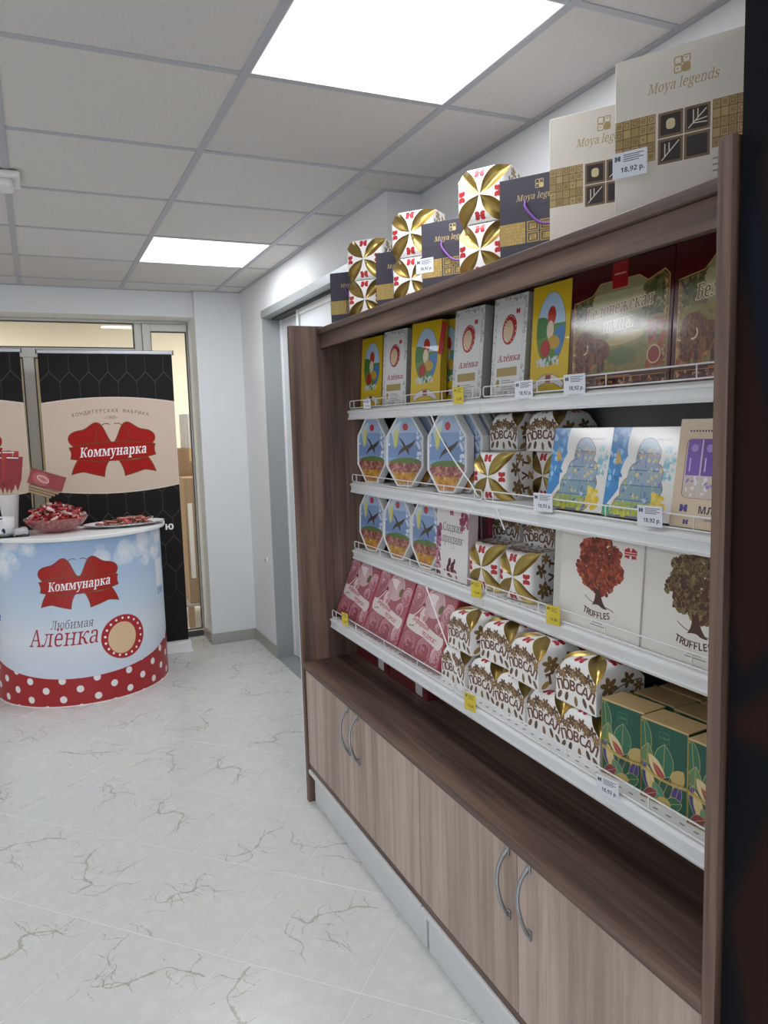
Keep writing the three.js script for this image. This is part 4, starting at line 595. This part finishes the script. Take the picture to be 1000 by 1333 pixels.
// lowest shelf
const pinks = packs('pink_sweets_box', 'candy box', 'pink boxes leaning back', 0.262, 0.225, 0.05, printed(tx.pink, 0.25, { clearcoat: 0.8, clearcoatRoughness: 0.15 }), mat.pinkSide);
pinks('pink window box against the walnut end panel', 1.036, -2.805, Y3 + 0.001, 2, 22); pinks('pink window box in the middle of the leaning three', 1.036, -2.522, Y3 + 0.001, 2, 22); pinks('pink window box beside the upright petal boxes', 1.036, -2.236, Y3 + 0.001, 2, 22);
const rows = [[0, -1.965, 'at the pink boxes'], [1, -1.815, 'second from the pink boxes'], [2, -1.673, 'third from the pink boxes'], [3, -1.532, 'fourth from the pink boxes'], [4, -1.3915, 'touching the green boxes']];
for (const [k, z, where] of rows) uprightPetal('upright petal box in the bottom row, ' + where, 1.06 + (k % 2) * 0.006, z - 0.0, Y3, 0);
uprightPetal('upright petal box in the upper row, at the pink boxes', 1.062, -1.925, Y3 + PH, -2); uprightPetal('upright petal box in the upper row, second from the pink boxes', 1.078, -1.77, Y3 + PH, 2); uprightPetal('upright petal box in the upper row, over the middle of the bottom row', 1.06, -1.603, Y3 + PH, -3); uprightPetal('upright petal box in the upper row, beside the green boxes', 1.065, -1.412, Y3 + PH, 1);
for (const [X, z, t] of [[1.212, -1.9, 'at the pink boxes'], [1.215, -1.74, 'second along'], [1.212, -1.58, 'third along'], [1.212, -1.42, 'next to the green boxes']]) uprightPetal('upright petal box in the shaded rear row, ' + t, X, z, Y3, 0);
const greens = packs('green_gift_box', 'gift box', 'green boxes tied with gold string', 0.112, 0.166, 0.066, printed(tx.green, 0.35), mat.greenSide, (o) => {
  part('gold_lid', new RoundedBoxGeometry(0.1125, 0.0035, 0.0665, 1, 0.001).translate(0, 0.1655, 0.033), mat.paleGold, o, 'pale gold top'); const e = 0.0009, y = 0.062;
  part('string', tube([[-0.0572, y + 0.004, -e], [0.0572, y - 0.002, -e], [0.0572, y - 0.002, 0.067], [0, y - 0.006, 0.0675], [-0.0572, y + 0.004, 0.067]], 0.0011, 60, true, 5, 'catmullrom', 0.02), mat.gold, o, 'thin gold string');
  part('edge_trim', merged([[-1, 1], [1, 1]].map(([s]) => new THREE.BoxGeometry(0.0022, 0.164, 0.0022).translate(s * 0.0555, 0.083, 0.0655))), mat.gold, o);
});
greens('green leaf-print box beside the petal boxes, behind the price tag', 1.06, -1.247, Y3, 7); greens('green leaf-print box in the middle of the front three', 1.06, -1.13, Y3, 6); greens('green leaf-print box at the walnut post', 1.06, -1.008, Y3, 4);
for (const [X, k] of [[1.145, 'second row'], [1.219, 'third row'], [1.293, 'rear row']]) for (const [z, w] of [[-1.244, 'petal-box side'], [-1.128, 'middle'], [-1.012, 'post side']]) greens(`green box seen by its pale gold top, ${k}, ${w}`, X, z, Y3, 3);
// dark red cartons under the lowest shelf
const redLow = packs('dark_red_carton', 'carton', 'dark red cartons under the shelf', 0.3, 0.06, 0.2, mat.darkRed, mat.darkRed, (o) => { part('label', new THREE.BoxGeometry(0.05, 0.05, 0.0006).translate(0.09, 0.03, 0.2004), mat.greyCard, o, 'pale label'); });
redLow('dark red carton on the worktop at the end panel', 1.125, -2.805, 0.586, 0); redLow('dark red carton on the worktop, second from the end panel', 1.125, -2.49, 0.586, 0);

// price tags hooked over the wire guards
{
  const g1 = new RoundedBoxGeometry(0.064, 0.045, 0.0012, 1, 0.0004), g2 = new RoundedBoxGeometry(0.046, 0.048, 0.0012, 1, 0.0004), w = printed(tx.tag, 0.5), yl = printed(tx.tagYellow, 0.5), e1 = M(0xdadce2, 0.6), e2 = M(0xcdb83a, 0.6); let fw = null, fy = null;
  const tag = (px, py, X, kind, label, s = 1, yaw = 9) => { const p = onX(px, py, X); const src = kind === 'w' ? fw : fy; let o; if (src) o = copyOf(src, label); else { o = thing('price_tag', label, 'price tag', kind === 'w' ? 'white price tags' : 'yellow price tags'); part('card', kind === 'w' ? g1 : g2, kind === 'w' ? [e1, e1, e1, e1, w, e1] : [e2, e2, e2, e2, yl, e2], o); part('clip', span(-0.006, 0.006, 0.008, 0.02, -0.003, -0.0007), mat.white, o); if (kind === 'w') fw = o; else fy = o; } o.position.copy(p); o.rotation.set(0, -Math.PI / 2 + yaw * D2R, 0); o.scale.setScalar(s); };
  const x1 = 1.118, x4 = 1.012;
  tag(478, 526, x1, 'w', 'white price tag below the end yellow pack', 0.75); tag(597, 515, x1, 'y', 'yellow price tag on the top shelf rail'); tag(682, 507, x1, 'w', 'white price tag below the white pack nearest the dark red boxes'); tag(748, 500, x1, 'w', 'white price tag below the last yellow pack');
  tag(707, 654, x1, 'w', 'white price tag below the blue window box by the petal boxes'); tag(846, 672, x1, 'w', 'white price tag beside the beige purple-bar box', 0.95);
  tag(620, 767, x1, 'y', 'yellow price tag under the side-lying petal boxes'); tag(720, 801, x1, 'y', 'yellow price tag under the red tree box');
  tag(449, 806, x4, 'y', 'yellow price tag at the end panel, lowest shelf'); tag(612, 914, x4, 'y', 'yellow price tag below the upright petal boxes'); tag(791, 1025, x4, 'w', 'white price tag in front of the first green box', 0.9);
  tag(820, 213, 1.02, 'w', 'white price tag on the cream box corner above the fascia', 1.0, 28); tag(553, 346, 1.03, 'w', 'white price tag on the dark bag behind the petal boxes', 0.9, 30);
}

// ---------------------------------------------------------------- roll-up banners
const onZ = (px, py, Z) => { const d = ray(px, py); return d.multiplyScalar(Z / d.z).add(camera.position); };
tx.banner = canvas(820, 1960, (x, w, h) => {
  x.fillStyle = '#1a1615'; x.fillRect(0, 0, w, h);
  x.strokeStyle = '#565048'; x.lineWidth = 2.2; const p = 117, q = 250; // long hexagons
  for (let j = -1; j < 9; j++) for (let i = -1; i < 9; i++) { const cx = i * p + (j % 2 ? p / 2 : 0), cy = 60 + j * (q - 66); x.beginPath(); x.moveTo(cx - p / 2, cy - 60); x.lineTo(cx, cy - 126); x.lineTo(cx + p / 2, cy - 60); x.lineTo(cx + p / 2, cy + 62); x.lineTo(cx, cy + 126); x.lineTo(cx - p / 2, cy + 62); x.closePath(); x.stroke(); }
  x.fillStyle = '#dcc5b2'; x.beginPath(); x.moveTo(0, 318); x.quadraticCurveTo(410, 250, w, 318); x.lineTo(w, 872); x.quadraticCurveTo(410, 944, 0, 872); x.closePath(); x.fill(); x.strokeStyle = '#efe3d6'; x.lineWidth = 5; x.stroke();
  arcText(x, 'КОНДИТЕРСКАЯ ФАБРИКА', 410, 1360, 980, 0.0245, F.sans(31), '#6b5547'); x.fillStyle = '#6b5547'; x.font = F.sans(27); x.textAlign = 'center'; x.fillText('–1905–', 410, 424);
  bow(x, 410, 610, 268, 'Коммунарка'); x.fillStyle = '#fff'; x.font = F.sans(74, 'bold'); x.textAlign = 'right'; x.fillText('ю', 768, 1180);
});
{
  const face = printed(tx.banner, 0.65, { specularIntensity: 0.5 }), back = M(0xd9d9d6, 0.6);
  const b = thing('roll_up_banner', 'black and beige roll-up banner with whole red bow behind the counter', 'banner', 'roll-up banners'); b.position.set(0.452, 0, -5.3);
  part('base', merged([metreUV(new RoundedBoxGeometry(0.845, 0.062, 0.11, 2, 0.012)).translate(0, 0.035, 0), metreUV(new RoundedBoxGeometry(0.85, 0.012, 0.2, 1, 0.004)).translate(0, 0.006, 0)]), mat.white, b, 'white cassette base');
  const g = new THREE.BoxGeometry(0.82, 1.96, 0.0016, 12, 30, 1); { const p = g.attributes.position; for (let i = 0; i < p.count; i++) p.setZ(i, p.getZ(i) + 0.004 * Math.sin(p.getX(i) * 5.2 + 0.4) + 0.003 * Math.sin(p.getY(i) * 3 + p.getX(i) * 7)); g.computeVertexNormals(); }
  g.translate(0, 1.045, 0); part('printed_sheet', g, [back, back, back, back, face, back], b); part('top_rail', metreUV(new RoundedBoxGeometry(0.835, 0.026, 0.02, 2, 0.006)).translate(0, 2.03, 0), mat.silver, b, 'silver top rail'); part('end_cap', merged([span(-0.421, -0.4175, 2.015, 2.045, -0.012, 0.012), span(0.4175, 0.421, 2.015, 2.045, -0.012, 0.012)]), mat.black, b); part('pole', new THREE.CylinderGeometry(0.008, 0.008, 1.97, 10).translate(0, 1.045, -0.03), mat.silver, b);
  const c = copyOf(b, 'roll-up banner cut by the frame, only its edge beside the whole one'); c.position.set(-0.467, 0.004, -5.27); c.rotation.y = 0.03;
}
// ---------------------------------------------------------------- promo counter
const CC = [0.172, -4.955], CR = 0.492, CA = 80 * D2R, CT = 0.955, CFACE = -1.2 * D2R;
tx.counter = canvas(1536, 1012, (x, w, h) => {
  const S = 1536 / (2 * CA * CR), X = (px) => (Math.asin(Math.max(-1, Math.min(1, (px - 107.5) / 108))) / CA * 0.5 + 0.5) * w, Y = (py, off = 0) => (py - off - 700) / 221 * h;
  const g = x.createLinearGradient(0, 0, 0, h * 0.8); g.addColorStop(0, '#9fbbdc'); g.addColorStop(0.35, '#bdd0e6'); g.addColorStop(0.75, '#e3e8ef'); g.addColorStop(1, '#d6e0ec'); x.fillStyle = g; x.fillRect(0, 0, w, h); // printed sky
  const cloud = (cx, cy, s, seed) => { const r = rng(seed); for (let k = 0; k < 26; k++) { x.fillStyle = 'rgba(240,240,244,0.28)'; x.beginPath(); x.arc(cx + (r() - 0.5) * s * 2.6, cy + (r() - 0.6) * s * 0.8, s * (0.16 + r() * 0.3), 0, 7); x.fill(); } };
  cloud(X(160), 110, 130, 2); cloud(X(200), 60, 120, 3); cloud(X(14), 130, 150, 4); cloud(X(195), 170, 90, 5); cloud(X(40), 30, 80, 6);
  bow(x, X(106), h * 0.245, 0.212 * S, 'Коммунарка');
  x.fillStyle = '#6b5f68'; x.font = F.serifI(74, ''); x.textAlign = 'left'; x.fillText('Любимая', X(70), h * 0.525, 250); x.fillStyle = '#a82733'; x.font = F.serifI(150, ''); x.fillText('Алёнка', X(45), h * 0.63, 420);
  // plain dotted kerchief-coloured patch
  x.save(); x.translate(X(154), h * 0.625); x.rotate(0.15); x.fillStyle = '#b3262a'; x.beginPath(); x.ellipse(0, 0, 150, 138, 0, 0, 7); x.fill(); x.fillStyle = '#e9c79c'; x.beginPath(); x.ellipse(-10, 6, 96, 100, 0, 0, 7); x.fill(); x.fillStyle = '#fff'; for (let k = 0; k < 18; k++) { const a = k * 0.349; x.beginPath(); x.arc(Math.cos(a) * 125, Math.sin(a) * 118, 8, 0, 7); x.fill(); } x.restore();
  for (const [a, c] of [[5, 'детон'], [207, 'тю']]) { const u = X(a); x.fillStyle = '#eef0f2'; x.fillRect(u - 62, h * (a < 100 ? 0.22 : 0.2), 124, 180); x.fillStyle = '#2f74c0'; x.font = F.serifI(70); x.textAlign = 'center'; x.fillText(c, u + (a < 100 ? 20 : -10), h * (a < 100 ? 0.49 : 0.43), 190); }
  x.fillStyle = '#a92527'; x.beginPath(); x.moveTo(0, h * 0.7); x.quadraticCurveTo(w * 0.22, h * 0.84, w * 0.5, h * 0.835); x.quadraticCurveTo(w * 0.78, h * 0.83, w, h * 0.7); x.lineTo(w, h); x.lineTo(0, h); x.closePath(); x.fill(); x.save(); x.clip(); x.fillStyle = '#f2efee'; for (let j = 0; j < 6; j++) for (let i = 0; i < 9; i++) { x.beginPath(); x.arc(i * 206 + (j % 2) * 103, h * 0.73 + j * 58, 22, 0, 7); x.fill(); } x.restore();
});
{
  const c = thing('promo_counter', 'curved promo counter wrapped in sky print with dotted red hem', 'counter'); c.position.set(CC[0], 0, CC[1]); c.rotation.y = CFACE;
  const N = 48, pos = [], uv = [], idx = []; for (const [rr2, k0] of [[CR, 0]]) for (let i = 0; i <= N; i++) for (const y of [0.004, 0.93]) { const a = -CA + 2 * CA * i / N; pos.push(Math.sin(a) * rr2, y, Math.cos(a) * rr2); uv.push(i / N, y > 0.5 ? 1 : 0); }
  for (let i = 0; i < N; i++) { const a = i * 2; idx.push(a, a + 2, a + 1, a + 1, a + 2, a + 3); } const g = new THREE.BufferGeometry(); g.setAttribute('position', new THREE.Float32BufferAttribute(pos, 3)); g.setAttribute('uv', new THREE.Float32BufferAttribute(uv, 2)); g.setIndex(idx); g.computeVertexNormals(); part('wrap', g, printed(tx.counter, 0.38), c);
  const half = (R, a) => { const s = new THREE.Shape(); s.absarc(0, 0, R, -Math.PI / 2 - a, -Math.PI / 2 + a, false); s.closePath(); return s; };
  part('core', new THREE.ExtrudeGeometry(half(CR - 0.006, CA), { depth: 0.92, bevelEnabled: false, curveSegments: 40 }).rotateX(-Math.PI / 2).translate(0, 0.004, 0), mat.white, c);
  part('counter_top', new THREE.ExtrudeGeometry(half(CR + 0.024, CA + 0.12), { depth: 0.012, bevelEnabled: true, bevelSize: 0.008, bevelThickness: 0.006, bevelSegments: 3, curveSegments: 56 }).rotateX(-Math.PI / 2).translate(0, CT - 0.018, 0), mat.bottleWhite, c, 'white rounded top');
  part('shadow_gap_strip', new THREE.CylinderGeometry(CR - 0.008, CR - 0.008, 0.006, 48, 1, false, -CA, 2 * CA).translate(0, 0.932, 0), mat.black, c, 'black strip standing in for the shadow gap under the top'); part('foot_ring', new THREE.CylinderGeometry(CR + 0.003, CR + 0.003, 0.004, 48, 1, false, -CA, 2 * CA).translate(0, 0.002, 0), mat.white, c);  // black strip is the shadow gap below the counter top, put in as colour
}
// bowl of wrapped sweets
const BW = onZ(74, 686, -4.74); BW.y = CT;
{
  const b = thing('glass_bowl', 'pink-tinted shallow glass bowl on the promo counter', 'bowl'); b.position.copy(BW);
  const pr = [[0.001, 0.004], [0.07, 0.004], [0.1, 0.012], [0.14, 0.038], [0.168, 0.072], [0.174, 0.08]], out = pr.map(([a, c]) => new THREE.Vector2(a, c)), inn = pr.slice().reverse().map(([a, c]) => new THREE.Vector2(Math.max(0.0005, a - 0.004), c + 0.004));
  part('vessel', new THREE.LatheGeometry([new THREE.Vector2(0.0005, 0), new THREE.Vector2(0.068, 0), ...out, ...inn], 48), mat.bowl, b); part('rim', new THREE.TorusGeometry(0.1725, 0.0025, 8, 64).rotateX(Math.PI / 2).translate(0, 0.082, 0), mat.bowl, b);
}
{
  const tex = (c0, c1, seed) => canvas(128, 128, (x, w, h) => { x.fillStyle = c0; x.fillRect(0, 0, w, h); speckle(x, w, h, 16, [c1, '#e8d9d2', c0], 4, 12, seed); x.fillStyle = '#efe6e2'; x.font = F.serifI(30); x.fillText('К', 50, 70); });
  const ms = [[ '#a81f22', '#d2484a', 1], ['#8e171a', '#c0292c', 2], ['#b82a2a', '#f0dcd6', 3], ['#d9b6b2', '#b3262a', 4]].map(([a, b, c]) => printed(tex(a, b, c), 0.22, { clearcoat: 0.7 }));
  const body = metreUV(new RoundedBoxGeometry(0.036, 0.014, 0.02, 2, 0.005)), fan = (s) => { const g = new THREE.ConeGeometry(0.013, 0.018, 7, 1, true).toNonIndexed(); g.rotateZ(s * Math.PI / 2); g.scale(1, 0.5, 1); g.translate(s * 0.025, 0, 0); return g; };
  const gs = merged([body, fan(1), fan(-1)]); { const p = gs.attributes.position, u = gs.attributes.uv; for (let i = 0; i < p.count; i++) u.setXY(i, p.getX(i) / 0.07 + 0.5, p.getZ(i) / 0.03 + 0.5 + p.getY(i) * 9); }
  const r = rng(88); let n = 0;
  const sweet = (x, y, z, tilt, lab, grp, m) => { const o = solo('wrapped_sweet', gs, ms[m ?? n % 4], lab, 'sweet', grp); n++; o.position.set(x, y, z); o.rotation.set((r() - 0.5) * tilt, r() * 6.28, (r() - 0.5) * tilt); o.scale.setScalar(1.2 + r() * 0.2); };
  for (const [R, cnt, y] of [[0.05, 6, 0.034], [0.092, 11, 0.058], [0.045, 6, 0.06], [0.126, 16, 0.086], [0.09, 12, 0.084], [0.045, 6, 0.092], [0.11, 13, 0.108], [0.06, 8, 0.118], [0.02, 3, 0.128], [0.075, 8, 0.136], [0.03, 4, 0.15]])
    for (let k = 0; k < cnt; k++) { const a = (k + r() * 0.5) / cnt * 6.283; sweet(BW.x + Math.cos(a) * R, CT + y, BW.z + Math.sin(a) * R, y < 0.07 ? 0.4 : 1.0, 'small red foil-wrapped sweet heaped in the pink glass bowl', 'sweets in the glass bowl'); }
}
// plate with chocolate bars
{
  const pc = onZ(162, 680, -4.78); const p = thing('oval_plate', 'white oval plate holding sweets on the promo counter', 'plate'); p.position.set(pc.x, CT, pc.z); p.rotation.y = 0.1;
  const pts = [[0.0005, 0.002], [0.1, 0.002], [0.15, 0.008], [0.2, 0.018], [0.204, 0.021], [0.196, 0.021], [0.15, 0.0125], [0.1, 0.0065], [0.0005, 0.0065]].map(([a, b]) => new THREE.Vector2(a, b)); part('dish', new THREE.LatheGeometry(pts, 56).scale(1.16, 1, 0.72), mat.bottleWhite, p); part('rim', new THREE.TorusGeometry(0.203, 0.0016, 6, 64).rotateX(Math.PI / 2).scale(1.16, 1, 0.72).translate(0, 0.021, 0), mat.silver, p);
  const bt = (a, b, s) => canvas(160, 64, (x, w, h) => { x.fillStyle = a; x.fillRect(0, 0, w, h); speckle(x, w, h, 20, [b, '#d8c7a0', a], 3, 9, s); x.fillStyle = '#e6d8c8'; x.fillRect(30, 26, 90, 8); });
  const ms = [['#8e1d22', '#5a1216', 3], ['#a6272a', '#d8b06a', 5], ['#6a2a24', '#b08a5a', 7], ['#b8322c', '#e0c8a0', 9]].map(([a, b, s]) => printed(bt(a, b, s), 0.25, { clearcoat: 0.6 }));
  const g = new RoundedBoxGeometry(0.085, 0.013, 0.03, 1, 0.004).translate(0, 0.0065, 0), r = rng(31);
  const spots = []; for (let k = 0; k < 9; k++) spots.push([-0.125 + k * 0.032, 0.013, (k % 2 ? -1 : 1) * 0.045]); for (let k = 0; k < 6; k++) spots.push([-0.08 + k * 0.042, 0.027, (k % 2 ? -0.02 : 0.03)]); for (let k = 0; k < 3; k++) spots.push([0.0 + k * 0.05, 0.041, 0.01]);
  spots.forEach(([x, y, z], k) => { const o = solo('chocolate_bar', g, ms[k % 4], 'small wrapped chocolate bar piled on the white oval plate', 'sweet', 'bars on the plate'); o.position.set(pc.x + x, CT + y, pc.z + z); o.rotation.set((r() - 0.5) * 0.25, r() * 3.1, (r() - 0.5) * 0.35); });
}
// mug, cup of paper flags and the carton propped among them
{
  const mp = onZ(6, 684, -4.7), m = thing('mug', 'white mug with small blue dots on the counter', 'mug'); m.position.set(mp.x, CT + 0.003, mp.z);
  const mt = canvas(256, 128, (x, w, h) => { x.fillStyle = '#eeeeec'; x.fillRect(0, 0, w, h); for (const [a, b] of [[120, 40], [128, 70], [140, 52], [112, 84], [146, 86], [30, 60], [210, 50]]) { x.fillStyle = '#2c3f66'; x.beginPath(); x.arc(a, b, 7, 0, 7); x.fill(); } });
  part('vessel', new THREE.LatheGeometry([[0.0005, 0], [0.036, 0], [0.05, 0.02], [0.055, 0.06], [0.055, 0.105], [0.051, 0.105], [0.05, 0.03], [0.0005, 0.008]].map(([a, b]) => new THREE.Vector2(a, b)), 36).rotateY(2.6), printed(mt, 0.25), m);
  part('handle', tube([[-0.012, 0.09, 0.054], [-0.02, 0.088, 0.082], [-0.024, 0.055, 0.092], [-0.02, 0.024, 0.08], [-0.012, 0.022, 0.048]], 0.006, 24, false, 8, 'catmullrom', 0.5), mat.bottleWhite, m);
  solo('black_mat', metreUV(new RoundedBoxGeometry(0.2, 0.003, 0.13, 1, 0.001)).translate(mp.x + 0.02, CT + 0.0015, mp.z + 0.02), mat.black, 'thin black cloth under the white mug', 'cloth');
  const f = onZ(28, 688, -4.66), fr = solo('foil_roll', (() => { const g = new THREE.CylinderGeometry(0.028, 0.034, 0.085, 14, 6).rotateZ(Math.PI / 2).toNonIndexed(), p = g.attributes.position, rn = rng(12), h = {}; for (let i = 0; i < p.count; i++) { const k = [p.getX(i), p.getY(i), p.getZ(i)].map((v) => v.toFixed(4)).join(); h[k] ??= 0.88 + rn() * 0.2; p.setXYZ(i, p.getX(i), p.getY(i) * h[k], p.getZ(i) * h[k]); } g.computeVertexNormals(); return g; })(), M(0xc9ccd0, 0.35, { metalness: 0.6 }), 'crumpled silver foil roll beside the glass bowl', 'foil'); fr.position.set(f.x - 0.008, CT + 0.027, f.z + 0.02); fr.rotation.y = 0.35; fr.scale.setScalar(0.8);
  const cp = onZ(13, 668, -4.86), cup = thing('flag_cup', 'white tapered cup holding red paper flags', 'cup'); cup.position.set(cp.x, CT, cp.z);
  part('vessel', new THREE.LatheGeometry([[0.0005, 0], [0.035, 0], [0.055, 0.22], [0.0525, 0.22], [0.033, 0.006], [0.0005, 0.006]].map(([a, b]) => new THREE.Vector2(a, b)), 28), P(0xf2efee, 0.5, { transmission: 0.25, thickness: 0 }), cup); part('rim', new THREE.TorusGeometry(0.054, 0.002, 6, 32).rotateX(Math.PI / 2).translate(0, 0.22, 0), mat.bottleWhite, cup);
  const cols = [0x8e1a1f, 0xa82126, 0x6f1217, 0x9a1d22, 0xb12a2c]; const flagG = (() => { const s = new THREE.Shape(); s.moveTo(-0.045, 0); s.lineTo(0.045, 0); s.lineTo(0.04, -0.13); s.lineTo(0.022, -0.2); s.lineTo(0.008, -0.15); s.lineTo(-0.012, -0.215); s.lineTo(-0.026, -0.14); s.lineTo(-0.042, -0.18); s.closePath(); const g = new THREE.ExtrudeGeometry(s, { depth: 0.001, bevelEnabled: false, steps: 1 }); return g; })();
  for (let k = 0; k < 6; k++) { const a = -0.75 + k * 0.24, o = thing('paper_flag', k < 3 ? 'dark red paper flag fanned out of the white cup, away from the carton' : 'dark red paper flag fanned out of the white cup, on the carton side', 'flag', 'paper flags in the cup'); o.position.set(cp.x, CT + 0.01, cp.z + (k - 2.5) * 0.008); o.rotation.z = -a * 0.2; part('stick', new THREE.CylinderGeometry(0.002, 0.002, 0.46, 6).translate(0, 0.23, 0), mat.stick, o); part('flag', flagG.clone().translate(0.008, 0.46 - (k % 2) * 0.03, 0.003), M(cols[k % 5], 0.45), o); part('tip', new THREE.BoxGeometry(0.06, 0.006, 0.0015).translate(0, 0.452 - (k % 2) * 0.03, 0.0048), mat.white, o, 'white lettering line'); }
  const bt = canvas(360, 170, (x, w, h) => { x.fillStyle = '#8e2226'; x.fillRect(0, 0, w, h); x.fillStyle = '#a8484a'; x.beginPath(); x.ellipse(120, 90, 90, 70, 0.3, 0, 7); x.fill(); x.strokeStyle = '#e9d6d0'; x.lineWidth = 7; x.beginPath(); x.ellipse(140, 86, 62, 30, 0.25, 0, 7); x.stroke(); x.strokeStyle = '#d39a92'; x.beginPath(); x.ellipse(140, 86, 44, 16, 0.25, 0, 7); x.stroke(); });
  const q = onZ(61, 627, -4.84), k = thing('propped_carton', 'red carton with white oval emblem propped up among the paper flags', 'carton'); k.position.set(cp.x, CT + 0.01, cp.z); const lx = q.x - cp.x, ly = q.y - CT - 0.01;
  const box = new THREE.Group(); const bg = metreUV(new RoundedBoxGeometry(0.18, 0.085, 0.05, 1, 0.002)); const bx = part('carton', new RoundedBoxGeometry(0.19, 0.088, 0.05, 1, 0.002), [mat.darkRed, mat.darkRed, mat.darkRed, mat.darkRed, printed(bt, 0.35), mat.darkRed], k); bx.position.set(lx, ly + 0.012, 0.06); bx.rotation.z = -0.36;
  const tray = part('tray', merged([0, 1, 2].map((i) => metreUV(new RoundedBoxGeometry(0.165 - i * 0.02, 0.014, 0.05 - i * 0.004, 1, 0.002)).translate(-0.006 * i, -0.056 - i * 0.016, 0))), mat.cardboard2, k, 'cream layered underside'); tray.position.copy(bx.position); tray.rotation.z = -0.36;
  const st0 = new THREE.Vector3(-0.03, 0.216, 0.03), st = new THREE.Vector3(lx - 0.05, ly - 0.05, 0.055).sub(st0), len = st.length(), sm = part('stick', new THREE.CylinderGeometry(0.0025, 0.0025, len, 6), mat.stick, k); sm.position.copy(st).multiplyScalar(0.5).add(st0); sm.quaternion.setFromUnitVectors(new THREE.Vector3(0, 1, 0), st.clone().normalize());
}
// ---------------------------------------------------------------- cartons in the store room
{
  const carton = (x0, x1, y0, y1, z0, z1, m, label) => { const o = thing('cardboard_box', label, 'box', 'cartons in the store room'); o.position.set((x0 + x1) / 2, y0, z1); const w = x1 - x0, h = y1 - y0, d = z1 - z0; part('carton', span(-w / 2, w / 2, 0, h, -d, 0, 0.004), m, o); part('tape', merged([span(-0.025, 0.025, h - 0.0004, h + 0.0006, -d, 0.0006), span(-0.025, 0.025, h * 0.75, h, -0.0002, 0.0008)]), mat.paleGold, o, 'packing tape'); part('label', span(-w / 2 + 0.02, -w / 2 + 0.055, h * 0.2, h * 0.8, 0, 0.0008), mat.white, o); return o; };
  carton(0.9, 1.32, 0.955, 1.37, -6.5, -6.12, mat.cardboard, 'large cardboard box with a striped stack on its lid'); carton(0.9, 1.34, 0.19, 0.945, -6.5, -6.12, mat.cardboard, 'tallest cardboard box, below the large one'); carton(0.985, 1.3, 0.19, 1.155, -6.11, -5.86, mat.cardboard2, 'narrow cardboard box closest to the glass');
  const b = thing('low_bench', 'low wooden bench carrying the cartons behind the glass', 'bench'); part('seat', span(0.86, 1.36, 0.165, 0.188, -6.52, -5.84, 0.003), mat.greyCard, b); for (const [x, z] of [[0.99, -5.87], [1.32, -5.87], [0.9, -6.48], [1.32, -6.48]]) part('leg', span(x - 0.022, x + 0.022, 0, 0.165, z - 0.022, z + 0.022, 0.004), mat.cardboard2, b);
  const cs = [0xb9bcc0, 0xd8d8d6, 0x8a8d92, 0xc9c6c0, 0xa8463c, 0xb0564a]; cs.forEach((c, k) => { const o = solo('upright_binder', metreUV(new RoundedBoxGeometry(0.026, 0.27, 0.2, 1, 0.002)).translate(0, 0.135, 0), M(c, 0.5), k < 4 ? 'grey or white upright pack on the cardboard box behind the glass' : 'dull red upright pack on the cardboard box behind the glass', 'pack', k < 4 ? 'grey upright packs' : 'red upright packs'); o.position.set(1.075 + k * 0.0275, 1.3715, -6.25); });
}
renderer.render(scene, camera);
